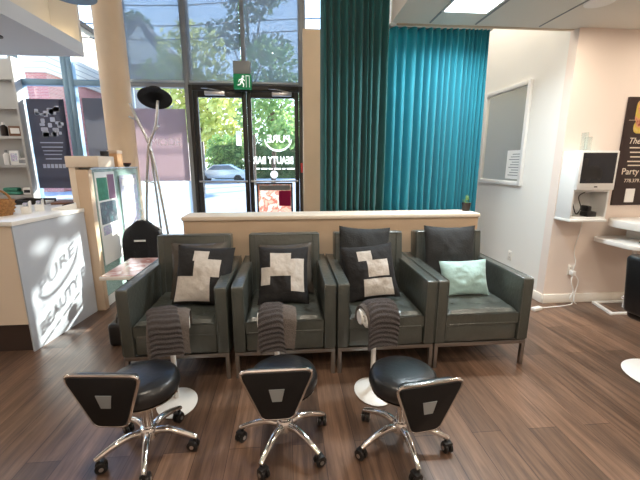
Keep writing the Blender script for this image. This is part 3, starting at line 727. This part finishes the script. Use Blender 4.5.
def sbox(lab,x,z,w,h,d,m,m2,y=5.385,rz=0):
    t=thing('product_box',lab,'box',(x,y,z),rz,'bottles and boxes on the shelf unit'); obj('box_body',box(-w/2,w/2,-d/2,d/2,0,h,bev=.004),m,t); obj('box_label',box(-w*.36,w*.36,-d/2-.002,-d/2,h*.25,h*.8),m2,t)
bottle('white bottle on the middle shelf at the frame edge',-3.83,1.475,.2,.035,'white','greyframe')
sbox('white framed card standing on the middle shelf of the shelf unit',-3.72,1.475,.12,.19,.03,'white','photogrey',5.385)
sbox('low white box at the right end of the middle shelf',-3.61,1.475,.12,.09,.08,'white','greyframe')
bottle('dark bottle lying nearest the edge on the upper shelf',-3.80,1.855,.18,.04,'pot','white')
sbox('pinkish box on the upper shelf beside the dark bottle',-3.65,1.855,.14,.13,.07,'brownleather','white',5.385,.25)
t=thing('folded_cloth','green cloth bundle on the lower shelf of the shelf unit','cloth',(-3.82,5.395,1.065)); obj('cloth_fold',box(-.12,.1,-.058,.054,0,.05,bev=.022,seg=3),'jade',t); obj('cloth_fold',box(-.11,.08,-.055,.05,.05,.1,bev=.022,seg=3),'jade',t)
t=thing('small_radio','white rounded radio at the right end of the lower shelf','radio',(-3.615,5.385,1.065)); obj('radio_body',box(-.06,.06,-.04,.04,0,.1,bev=.018,seg=3),'white',t); obj('radio_face',box(-.04,.04,-.043,-.039,.03,.07),'screen',t)

# ================================================================== SIDE TABLE, COAT STAND, BAG
st=thing('side_table','low white side table with pink printed top left of the armchairs','side table',(-1.335,3.19,0))
obj('table_top',box(-.195,.185,-.295,.295,.57,.6,bev=.004),'white',st); obj('printed_top',box(-.185,.175,-.285,.285,.6,.604),'tabletop',st)
obj('pedestal',tube(B(),[(.08,.12,.02),(.08,.12,.57)],.03,16),'white',st); obj('base_plate',box(-.02,.18,-.02,.26,0,.02,bev=.004),'white',st)
cs=thing('coat_stand','chrome branching coat stand between the side table and the window','coat stand',(-1.56,4.3,0))
J=(.02,0,1.644)
obj('base_disc',lathe(B(),[(0,0),(.17,0),(.17,.012),(.05,.03),(0,.03)],32),'steel',cs)
ks=lambda p:(p[0]*1.031,p[1]*1.031,max(.02,1.5+(p[2]-1.5)*1.031) if p[2]>.03 else .02)
def rod(*p,r=.0125,n_='rod'): return obj(n_,tube(B(),smooth_pts([ks(q) for q in p],6),r*1.1,10),'steel',cs)
rod((-.11,0,.02),(-.09,0,.85),(.0,-.01,1.59),(.033,-.012,1.72),(.11,-.01,1.90),(.15,0,2.15),r=.0135)
rod((.18,0,.02),(.14,0,.62),(.055,.013,1.45),(.0,.013,1.74),(-.078,.01,1.94),(-.139,0,2.12),r=.0135)
rod((.02,.12,.02),(.03,.08,.8),(.02,.024,1.61),(.02,.033,1.78),r=.012)
def peg(p,q):
    p=ks(p); q=ks(q); obj('peg',lathe(tube(B(),[p,q],.008,8),[(0,-.014),(.013,-.006),(.013,.006),(0,.014)],12,q),'steel',cs)
peg((-.083,.01,1.945),(-.147,-.022,1.98)); peg((.078,-.01,1.82),(.147,-.03,1.89)); peg((.05,.005,1.28),(-.033,-.066,1.31))
# hat
ht=thing('hat','wide brimmed black hat on top of the coat stand','hat',(-1.432,4.3,2.195)); ht.rotation_euler=(R(-30),R(-6),0); ht.scale=(1.02,1.02,1.02)
obj('hat_brim',lathe(B(),[(.095,.004),(.14,.0),(.172,-.008),(.174,-.002),(.14,.008),(.1,.012)],40),'jacket',ht); obj('hat_crown',lathe(B(),[(.097,.004),(.094,.07),(.075,.1),(.04,.092),(0,.09)],32),'jacket',ht)
# hanger + jacket
hg=thing('clothes_hanger','white plastic hanger holding the black jacket on the coat stand','hanger',(-1.66,4.19,-.05)); 
obj('hook',tube(B(),[(.0+.022*math.cos(a),0,1.005+.03*math.sin(a)) for a in [R(200-k*22) for k in range(11)]]+[(0,0,.96),(0,0,.92)],.005,8),'white',hg)
obj('hanger_bar',tube(B(),smooth_pts([(-.2,0,.81),(-.08,0,.875),(0,0,.925),(.08,0,.875),(.2,0,.81)],5),.009,8),'white',hg)
jk=thing('jacket','black jacket hanging beside the side table on the coat stand','jacket',(-1.66,4.18,-.05))
t=B(); nz=18; na=28
for_rings=[]
for j in range(nz+1):
    z=.12+.79*j/nz; v=(z-.12)/.79
    if v<.85: wx=.212-.008*v; dy=.08
    else:
        q=(v-.85)/.15; wx=.205-.150*q; dy=.078-.03*q
    ring=[]
    for k in range(na):
        a=2*PI*k/na; ca,sa=math.cos(a),math.sin(a); e=.6
        x=wx*abs(ca)**e*(1 if ca>=0 else -1); y=dy*abs(sa)**e*(1 if sa>=0 else -1)
        y+=.012*math.sin(x*40+z*3)*(1-v*.5); ring.append(t.verts.new((x,y,z)))
    for_rings.append(ring)
for a_,b_ in zip(for_rings,for_rings[1:]):
    for k in range(na): t.faces.new((a_[k],a_[(k+1)%na],b_[(k+1)%na],b_[k]))
t.faces.new(for_rings[0][::-1]); t.faces.new(for_rings[-1]); bmesh.ops.recalc_face_normals(t,faces=t.faces)
obj('jacket_body',t,'jacket',jk)
for s in (-1,1): obj('sleeve',tube(B(),smooth_pts([(s*.165,0,.765),(s*.193,-.01,.66),(s*.20,-.015,.45),(s*.20,-.02,.20)],6),.05,14,radii=[.046-.014*k/18 for k in range(19)]),'jacket',jk)
obj('chest_logo',box(-.07,.05,-.096,-.08,.685,.703),'white',jk)
# bag
bg=thing('handbag','small black handbag on the floor beside the left end armchair','bag',(-1.44,2.98,0))
obj('bag_body',box(-.065,.065,-.12,.12,0,.2,bev=.03,seg=3),'vinyl',bg); obj('bag_handle',tube(B(),[(0,.08*math.cos(PI*k/10),.19+.09*math.sin(PI*k/10)) for k in range(11)],.008,8),'vinyl',bg); obj('bag_clasp',box(-.053,-.048,-.02,.02,.1,.13),'steel',bg)

# ================================================================== RIGHT SIDE
mr=thing('wall_mirror','large white framed mirror on the right passage wall','mirror',(2.75,4.495,1.235))
b=B(); h0,h1=-.47,.47; fw=.05
bx(b,-.035,0,h0,h0+fw,0,1.18,.004); bx(b,-.035,0,h1-fw,h1,0,1.18,.004); bx(b,-.035,0,h0+fw,h1-fw,0,fw,.004); bx(b,-.035,0,h0+fw,h1-fw,1.13,1.18,.004)
obj('mirror_frame',b,'whitem',mr); obj('mirror_glass',box(-.012,-.002,h0+fw,h1-fw,fw,1.13),'mirror',mr)
t=thing('price_list','white price list sheet stuck to the mirror corner','notice',(2.733,4.19,1.31)); obj('sheet',box(-.003,.003,-.15,.15,0,.34),'white',t)
b=B()
for i in range(9): bx(b,-.005,-.003,-.11,.10-.03*(i%3),.04+i*.031,.05+i*.031)
obj('list_print',b,'greyframe',t)
# plant on half wall end
pl=thing('potted_plant','small potted plant at the right end of the half wall','plant',(1.765,3.40,1.035))
obj('pot',lathe(B(),[(0,0),(.035,0),(.045,.08),(.04,.08),(0,.07)],20),'pot',pl)
b=B(); rr=random.Random(9)
for i in range(60):
    a=rr.uniform(0,2*PI); l=rr.uniform(.03,.085); z=rr.uniform(.06,.16); p0=Vector((0,0,.07)); p1=Vector((math.cos(a)*l*.6,math.sin(a)*l*.6,z)); n=Vector((-math.sin(a),math.cos(a),0))*.009
    q=p0.lerp(p1,.6); v=[b.verts.new(x) for x in (q-n*.2,q+n,p1,q-n)]; b.faces.new(v)
obj('plant_leaves',b,'leafg',pl)
# kiosk
kx,ky=2.95,3.45
kk=thing('monitor_cabinet','white wall mounted cabinet holding the monitor, right of the corner','cabinet',(kx,ky,.955))
b=B(); bx(b,-.19,-.172,-.20,0,0,.66,.003); bx(b,.172,.19,-.20,0,0,.66,.003); bx(b,-.172,.172,-.20,0,.64,.66,.003); bx(b,-.172,.172,-.20,0,0,.02,.003); bx(b,-.172,.172,-.20,-.01,.27,.29,.002)
obj('cabinet_body',b,'white',kk); obj('cabinet_back',box(-.172,.172,-.01,0,.02,.64),'whitem',kk); obj('lower_lip',box(-.197,.197,-.215,0,-.025,0,bev=.006),'white',kk)
mo=thing('monitor','white monitor with dark screen in the wall cabinet','monitor',(kx,ky-.205,1.245))
obj('monitor_case',box(-.195,.195,-.03,0,0,.37,bev=.006),'white',mo); obj('monitor_screen',box(-.172,.172,-.032,-.03,.065,.35),'screen',mo); obj('monitor_badge',box(-.016,.016,-.0325,-.03,.025,.037),'black',mo)
b=B(); 
for cx,cz,w,h in ((-.14,.2,.05,.2),(-.09,.16,.06,.14),(-.03,.17,.07,.12),(.02,.15,.05,.1)): prism(b,rrect(w,h,.02,3,cx,cz),-.0335,-.032,XZ)
obj('screen_picture',b,'black',mo)
t=thing('charging_phone','black desk phone in the lower opening of the wall cabinet','phone',(kx+.06,ky-.13,.975)); obj('phone_base',box(-.05,.05,-.05,.05,0,.05,bev=.008),'black',t); obj('handset',box(-.055,-.015,-.055,.05,.05,.11,bev=.012),'black',t)
tag(obj('coiled_cable',tube(B(),smooth_pts([(kx-.12,ky-.10,1.215),(kx-.11,ky-.12,1.10),(kx-.07,ky-.13,1.0),(kx-.02,ky-.12,1.06),(kx-.05,ky-.11,1.17),(kx+.02,ky-.1,1.215)],7),.005,6),'black'),'black cable looping inside the wall cabinet','cable')
t=thing('acrylic_stand','small clear acrylic stand on top of the wall cabinet','stand',(kx-.05,ky-.14,1.615)); b=B(); bx(b,-.06,.06,-.04,.04,0,.006); bx(b,-.06,-.05,-.04,.04,.006,.17); bx(b,-.02,-.008,-.04,.04,.006,.13); obj('stand_body',b,'acryl',t)
# poster right
ps=thing('wall_poster','dark brown party poster on the wall beside the monitor','poster',(3.72,3.45,1.07))
obj('poster_board',box(-.36,.36,-.02,0,0,1.065),'posterbrown',ps); 
b=B(); rr=random.Random(5)
for i,(cx,cz,w,h) in enumerate(((-.19,.93,.16,.22),(-.05,.9,.2,.28),(.15,.9,.2,.28),(-.2,.78,.14,.12),(-.02,.74,.3,.12))): prism(b,rrect(w,h,.05,4,cx,cz),-.0225-.0004*i,-.02,XZ)
obj('poster_photo',b,'photo',ps)
b=B(); join(b,text_mesh('Party with us',.092,.001,'LEFT',shear=0),Matrix.Translation((-.315,-.022,.315))@XZ)
join(b,text_mesh('778.379.3',.052,.001,'LEFT'),Matrix.Translation((-.27,-.022,.235))@XZ)
join(b,text_mesh('The',.085,.001,'LEFT',shear=.3),Matrix.Translation((-.3,-.022,.62))@XZ)
for i,z in enumerate((.575,.53,.485,.44,.4)): bx(b,-.27+.012*(i%3),.2-.03*i,-.022,-.02,z,z+.012)
bx(b,-.33,.3,-.022,-.02,.845,.848); bx(b,-.34,.3,-.022,-.02,.412,.414) if 0 else None
obj('poster_text',b,'cream',ps); obj('paper_tag',box(-.23,-.13,-.026,-.02,.03,.17),'white',ps)
# outlets + cables
def outlet(lab,x,y,z,rz):
    t=thing('wall_outlet',lab,'outlet',(x,y,z),rz,'white wall outlets'); obj('outlet_plate',box(-.036,.036,-.006,0,-.058,.058,bev=.003),'trim',t)
    b=B()
    for s in (-.022,.022):
        for k in (-.008,.008): bx(b,k-.0015,k+.0015,-.0072,-.006,s-.006,s+.006)
    obj('outlet_slots',b,'black',t)
outlet('white outlet with plugs below the wall cabinet',3.03,3.45,.37,0)
outlet('plain white outlet on the passage wall behind the right armchair',2.75,4.09,.37,R(-90))
t=thing('power_plug','white double adapter with wires plugged in under the wall cabinet','plug',(3.03,3.443,.345)); obj('plug_body',box(-.022,.022,-.05,0,-.025,.025,bev=.006),'white',t)
obj('wire',tube(B(),smooth_pts([(0,-.03,-.02),(-.02,-.05,-.1),(.02,-.05,-.2),(-.01,-.05,-.28),(.02,-.06,-.335),(-.1,-.1,-.339),(-.25,-.12,-.339),(-.4,-.14,-.339)],6),.0055,8),'white',t)
obj('wire',tube(B(),smooth_pts([(0,-.02,.02),(.012,-.03,.12),(-.01,-.012,.25),(.02,-.01,.42),(.04,-.012,.585)],6),.004,8),'white',t)
obj('wire',tube(B(),smooth_pts([(.01,-.045,-.01),(.05,-.06,-.08),(.045,-.05,-.2),(.03,-.06,-.30),(.06,-.07,-.338)],6),.004,8),'white',t)
t=thing('power_adapter','white power adapter on the floor at the passage corner','adapter',(2.56,3.27,0),.3); obj('adapter_body',box(-.06,.06,-.025,.025,0,.035,bev=.008),'white',t)
# manicure station
mt=thing('manicure_table','white round edged manicure table at the right edge of the room','table',(3.76,3.06,-.02))
def stad(x0,y0,y1,r,x1): 
    return [(x1,y0),(x1,y1)]+[(x0+r-r*math.sin(PI/2*k/6)+0,y1-r+r*math.cos(PI/2*k/6)) for k in range(7)]+[(x0+r-r*math.cos(PI/2*k/6),y0+r-r*math.sin(PI/2*k/6)) for k in range(7)]
obj('table_top',prism(B(),stad(-.52,-.16,.36,.18,.5),.89,.965,bev=.01),'white',mt)
obj('lower_shelf',prism(B(),stad(-.585,-.14,.38,.1,.5),.72,.765,bev=.008),'white',mt)
obj('spacer',box(-.25,-.22,.05,.30,.765,.885,bev=.003),'white',mt); obj('spacer',box(.3,.33,.05,.3,.765,.885,bev=.003),'white',mt)
b=B(); tube(b,[(-.22,.2,.02),(-.22,.2,.72)],.02,12); obj('leg',b,'white',mt); obj('leg',tube(B(),[(.3,.2,.02),(.3,.2,.72)],.02,12),'white',mt)
b=B(); bx(b,-.54,.40,.02,.05,.02,.042,.003); bx(b,-.46,.40,.32,.345,.02,.042,.003); prism(b,[(-.54,.03),(-.505,.03),(-.43,.34),(-.465,.34)],.0205,.0415); obj('floor_frame',b,'white',mt)
tag(obj('lamp_cord',tube(B(),smooth_pts([(3.35,3.06,.753),(3.4,3.0,.752),(3.49,2.99,.753),(3.57,3.06,.752),(3.52,3.12,.753),(3.44,3.08,.765),(3.54,3.01,.77)],8),.006,8),'black'),'black cord coiled on the lower shelf of the manicure table','cord')
# salon chair right edge
sc=thing('salon_chair','black salon chair with white round base at the right edge','chair',(2.66,2.05,0),R(100))
obj('base_disc',lathe(B(),[(0,0),(.24,0),(.25,.008),(.2,.03),(.06,.045),(0,.045)],40),'white',sc)
obj('pedestal',lathe(B(),[(.035,.04),(.035,.36)],20),'chrome',sc)
obj('seat',box(-.24,.24,-.30,.16,.38,.5,bev=.04,seg=3),'vinyl',sc)
m=Matrix.Translation((0,.15,.44))@Matrix.Rotation(R(-8),4,'X')
obj('backrest',box(-.24,.24,-.04,.05,0,.44,bev=.035,seg=3,mx=m),'vinyl',sc)
b=B(); tube(b,[(-.27,.14,.52),(-.29,.0,.6),(-.28,-.2,.6)],.018,10); obj('armrest',b,'chrome',sc); obj('armrest',tube(B(),[(.27,.14,.52),(.29,.0,.6),(.28,-.2,.6)],.018,10),'chrome',sc)

# ================================================================== CEILING FIXTURES
def downlight(lab,x,y,z,power=0,r=.075,ring='white',col=(1,.88,.72),spot=True):
    t=thing('downlight',lab,'ceiling light',(x,y,z),0,'recessed round ceiling lights'); obj('trim_ring',lathe(B(),[(r,0),(r+.03,0),(r+.03,-.008),(r,-.012)],28),ring,t); obj('lamp_disc',lathe(B(),[(0,-.002),(r,-.002),(r,-.006),(0,-.006)],28),'lamp',t)
    if power:
        l=bpy.data.lights.new('downlight_glow','AREA'); l.shape='DISK'; l.size=.16; l.energy=power; l.color=col
        o=bpy.data.objects.new('downlight_glow',l); COL.objects.link(o); o.location=(0,0,-.015); o.parent=t
downlight('round warm ceiling light above the wall monitor',2.47,2.93,2.74,10)
for x,y,p in ((3.75,2.85,7),(2.1,1.2,14),(3.6,1.2,10),(1.5,-.6,16),(3.2,-1,16)): downlight('round warm ceiling light out of the picture',x,y,2.74,p)
for x,y,p in ((-.3,.9,36),(-.1,-1.5,30),(-1.5,-1.6,22),(2.3,4.5,40)): downlight('unseen round warm light of the high ceiling',x,y,ZH,p)  # all out of view; the last is added to brighten the passage wall
downlight('black ringed spot under the reception bulkhead',-2.33,3.36,2.5,2,.035,'black')
downlight('second spot under the reception bulkhead, out of the picture',-3.2,3.2,2.5,3)
t=thing('led_panel','bright white ceiling light close to the teal curtain','ceiling light',(1.5,3.03,2.74)); obj('panel_frame',box(-.2,.2,-.17,.17,-.012,0,bev=.003),'white',t); obj('panel_diffuser',box(-.18,.18,-.15,.15,-.016,-.012),'led',t)
l=bpy.data.lights.new('panel_glow','AREA'); l.shape='RECTANGLE'; l.size=.36; l.size_y=.3; l.energy=34; l.spread=R(155); l.color=(.82,.94,1); o=bpy.data.objects.new('panel_glow',l); COL.objects.link(o); o.location=(0,0,-.02); o.parent=t
t=thing('cove_strip','warm light strip on the ledge of the reception bulkhead','light strip',(-2.05,3.80,2.62)); obj('strip_lamp',box(-.03,.03,-.06,.06,0,.02),'cove',t)
t=thing('pendant_lamp','dark round pendant shade at the top left','lamp',(-1.50,3.0,2.66)); obj('shade',lathe(B(),[(.15,0),(.15,.03),(.09,.09),(.03,.12),(0,.12),(.02,.11),(.08,.08),(.138,.02)],32),'bluframe',t); obj('cord',tube(B(),[(0,0,.12),(0,0,ZH-2.66)],.005,8),'black',t)

# ================================================================== EXTERIOR
struct('ground',box(-60,60,5.62,90,-.3,-.06),'asphalt')
struct('sidewalk',box(-60,60,5.62,8.2,-.06,-.02),'paving')
struct('sidewalk_far',box(-60,60,32,36,-.06,.06),'paving')
struct('wall_sun_blocker',box(3.2,5.2,5.7,8.75,-.06,7.5),'brickside')  # unseen wall added to keep direct sun off the window behind the curtains
def crown_bm(blobs,n,size,seed):
    rr=random.Random(seed); b=B()
    for (cx,cy,cz,rx,ry,rz) in blobs:
        for i in range(n):
            while True:
                p=Vector((rr.uniform(-1,1),rr.uniform(-1,1),rr.uniform(-1,1)))
                if .15<p.length<1: break
            p=Vector((cx+p.x*rx,cy+p.y*ry,cz+p.z*rz)); s=size*rr.uniform(.6,1.3)
            a=Vector((rr.gauss(0,1),rr.gauss(0,1),rr.gauss(0,1))).normalized(); c=a.orthogonal().normalized(); d=a.cross(c)
            v=[b.verts.new(p+q) for q in (c*s,d*s*.5,-c*s,-d*s*.5)]; b.faces.new(v)
    return b
def tree(lab,x,y,h,blobs,n,size,m,seed,tr=.16,lean=0):
    t=thing('street_tree',lab,'tree',(x,y,-.05),0,'trees across the street')
    b=B(); tube(b,smooth_pts([(0,0,0),(.1,0,h*.35),(lean*.5,.1,h*.6),(lean,0,h*.85)],4),tr,8,radii=[tr*(1-.75*k/12) for k in range(13)])
    rr=random.Random(seed)
    for q in blobs: tube(b,smooth_pts([(lean*.3,0,h*rr.uniform(.3,.55)),(q[0]*.5,q[1]*.5,q[2]*.85),(q[0],q[1],q[2]+q[5]*.3)],4),tr*.4,6,radii=[tr*.45*(1-.8*k/8) for k in range(9)])
    obj('trunk',b,'bark',t); obj('crown',crown_bm(blobs,n,size,seed),m,t); return t
tree('yellow green leafy tree seen through the left door leaf',-4.4,19,8,[(-1,0,5.2,1.7,1.6,1.3),(.8,0,4.6,1.6,1.6,1.3),(0,0,6.6,1.7,1.6,1.4),(-.3,-.5,3.4,1.5,1.2,.8)],520,.2,'leafy',1)
tree('green tree seen through the right door leaf behind the lettering',-.9,23,8.5,[(-.9,0,4.6,1.5,1.5,1.4),(.9,0,5.4,1.6,1.6,1.5),(0,0,7.2,1.8,1.6,1.5),(.5,-.5,3.2,1.4,1.2,.9)],520,.2,'leafg',2)
tree('tall feathery tree seen through the blind over the right door leaf',-2.4,26,14,[(-1.4,0,9.6,1.5,1.3,1.0),(1.3,0,9.0,1.7,1.4,.9),(0,0,11.5,1.7,1.4,1.2),(1.5,0,12.3,1.4,1.2,.8)],300,.22,'leafd',3,.2)
tree('dark tree seen through the blind above the gabled house',-12.6,35,14,[(-.8,0,11.2,1.6,1.3,1.4),(.8,0,10.2,1.7,1.3,1.4),(0,0,13.0,1.2,1.1,1.2)],400,.25,'leafd',4,.2)
tree('broad pale tree far behind the hedge in the left door leaf',-9.4,45,9.5,[(-2.6,0,5.5,2.6,2,2.6),(1.2,0,6.2,2.6,2,2.9),(3.4,0,4.2,2.0,2,2.2),(-.5,0,3.4,2.6,2,1.8)],800,.3,'leafy',11,0,)
tree('broad green tree far behind the shrubs in the right door leaf',1.9,50,9.5,[(-2.6,0,6.0,2.4,2,2.8),(.8,0,6.4,2.4,2,2.8),(2.8,0,4.4,2.2,2,2.4),(-.6,0,3.4,2.8,2,1.8)],800,.3,'leafg',12,0)
tree('unseen tree added to block the high sun, right of the doors',8.4,13.0,8.4,[(-2.1,0,7.45,1.7,1.7,1.15),(-3.3,.2,7.4,1.2,1.3,1.0),(-.7,.2,7.8,1.5,1.5,1.2),(.6,0,7.6,1.3,1.4,1.1)],1100,.19,'leafg',5)  # added out of view, crown shaped to cut off sun on the upper door
hb=thing('hedge','clipped green hedge across the street seen through the left door leaf','hedge',(-4.9,34,-.06)); obj('hedge_foliage',crown_bm([(x,0,2.0,.95,.6,2.2) for x in (-1.5,-.5,.5)],900,.16,6),'leafg',hb)
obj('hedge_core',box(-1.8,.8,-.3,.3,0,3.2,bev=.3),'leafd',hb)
hb=thing('hedge','wide shaggy hedge across the street behind the white door lettering','hedge',(-1.0,35,-.06)); obj('hedge_foliage',crown_bm([(x,0,1.9,1.1,.6,2.3) for x in (-2,-1,0,1,2)],800,.17,8),'leafd',hb)
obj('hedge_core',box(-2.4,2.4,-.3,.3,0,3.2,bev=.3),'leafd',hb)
# houses
h=thing('brick_house','pink brick house with cream upper floor seen left of the column','house',(-16.5,21,-.05))
obj('wall_lower',box(-8,4.2,0,6,0,6.1),'brick',h); obj('wall_upper',box(-8.1,4.3,-.15,6,6.1,9.6),'siding',h)
prism(q:=B(),[(-8.6,9.6),(4.8,9.6),(-1.9,13)],-.5,6.3,XZ); obj('roof',q,'roof',h)
for x in (-6.2,-3.6,-1,1.6):
    w=obj('window',box(x-.5,x+.5,-.06,.02,3.2,5.0),'trim',h); obj('pane',box(x-.42,x+.42,-.08,-.05,3.28,4.92),'winglass',w)
    w=obj('window',box(x-.5,x+.5,-.22,-.14,7,8.7),'trim',h); obj('pane',box(x-.42,x+.42,-.24,-.21,7.08,8.62),'winglass',w)
h=thing('gabled_house','grey gabled house seen through the blind over the coat stand','house',(-8.35,24,-.05))
obj('wall_block',box(-2.2,1.6,0,7,0,7.2),'housegrey',h); prism(q:=B(),[(-2.5,7.2),(1.9,7.2),(-.1,9.9)],-.3,7.2,XZ); obj('roof',q,'roof',h)
prism(q:=B(),[(-1.9,7.25),(1.3,7.25),(-.1,9.3)],-.36,-.3,XZ); obj('gable',q,'siding',h)
for x in (-1.2,.5): w=obj('window',box(x-.4,x+.4,-.06,.02,4.6,6.3),'trim',h); obj('pane',box(x-.33,x+.33,-.08,-.05,4.67,6.23),'winglass',w)
# power lines
t=thing('utility_pole','timber utility pole with overhead wires across the street','pole',(-14.2,15.5,-.05))
obj('pole_shaft',tube(B(),[(0,0,0),(0,0,9.2)],.14,10),'bark',t); obj('cross_arm',box(-.9,.9,-.06,.06,8.3,8.42),'bark',t)
for i,(z0,z1) in enumerate(((8.35,8.9),(7.6,8.2),(6.9,7.4),(6.4,7.0))): obj('wire',tube(B(),smooth_pts([(-20,0,z0-.1),(0,0,z0),(9,.2,z0-.2),(18,.3,z1-.1),(40,.5,z1)],5),.022,5),'black',t)
# parked car
c=thing('car','silver car parked across the street seen through the left door leaf','car',(-5.3,30.2,-.06))
prof=[(-2.1,.35),(-2.15,.75),(-1.9,.95),(-1.1,1.02),(-.55,1.42),(.75,1.46),(1.45,1.05),(2.1,.92),(2.2,.6),(2.15,.35)]
obj('car_body',prism(B(),prof,-.8,.8,XZ,bev=.05),'carpaint',c); prism(q:=B(),[(-.95,1.03),(-.5,1.36),(.68,1.39),(1.25,1.06)],-.815,.815,XZ); obj('car_windows',q,'winglass',c)
for x in (-1.35,1.35):
    for y in (-.72,.72): obj('wheel',lathe(B(),[(0,-.1),(.3,-.1),(.33,-.07),(.33,.07),(.3,.1),(0,.1)],20,mx=Matrix.Translation((x,y,.33))@Matrix.Rotation(R(90),4,'X')),'tyre',c)

# ================================================================== LIGHT, WORLD, CAMERA
sd=Vector((-.590,-.709,-.385)).normalized()
l=bpy.data.lights.new('sun','SUN'); l.energy=15; l.angle=R(.4); l.color=(1,.95,.86); o=bpy.data.objects.new('sun',l); COL.objects.link(o); o.location=(10,20,12); o.rotation_euler=sd.to_track_quat('-Z','Y').to_euler()
w=bpy.data.worlds.new('sky'); S.world=w; w.use_nodes=True; N=w.node_tree.nodes; L=w.node_tree.links
bg=N['Background']; tc=N.new('ShaderNodeTexCoord'); sx=N.new('ShaderNodeSeparateXYZ'); rp=N.new('ShaderNodeValToRGB')
L.new(tc.outputs['Generated'],sx.inputs[0]); L.new(sx.outputs['Z'],rp.inputs['Fac']); e=rp.color_ramp.elements
e[0].position=.0; e[0].color=(.86,.92,1,1); e[1].position=.6; e[1].color=(.22,.45,.92,1); q=e.new(.2); q.color=(.62,.80,1,1)
L.new(rp.outputs['Color'],bg.inputs['Color']); bg.inputs['Strength'].default_value=3.4
f=357.0; th=math.atan(77/f); psi=math.atan(32/f)
Fv=Vector((math.sin(psi)*math.cos(th),math.cos(psi)*math.cos(th),-math.sin(th))); Rv=Vector((math.cos(psi),-math.sin(psi),0)); Uv=Rv.cross(Fv)
cam=bpy.data.cameras.new('camera'); cam.sensor_width=36; cam.lens=f/640*36; cam.clip_start=.05; cam.clip_end=200
co=bpy.data.objects.new('camera',cam); COL.objects.link(co)
co.matrix_world=Matrix(((Rv.x,Uv.x,-Fv.x,0),(Rv.y,Uv.y,-Fv.y,0),(Rv.z,Uv.z,-Fv.z,1.5),(0,0,0,1)))
S.camera=co
S.view_settings.view_transform='Standard'; S.view_settings.look='None'; S.view_settings.gamma=1; S.view_settings.use_curve_mapping=False
S.view_settings.exposure=.35
S.cycles.max_bounces=10; S.cycles.transparent_max_bounces=16; S.cycles.sample_clamp_indirect=8
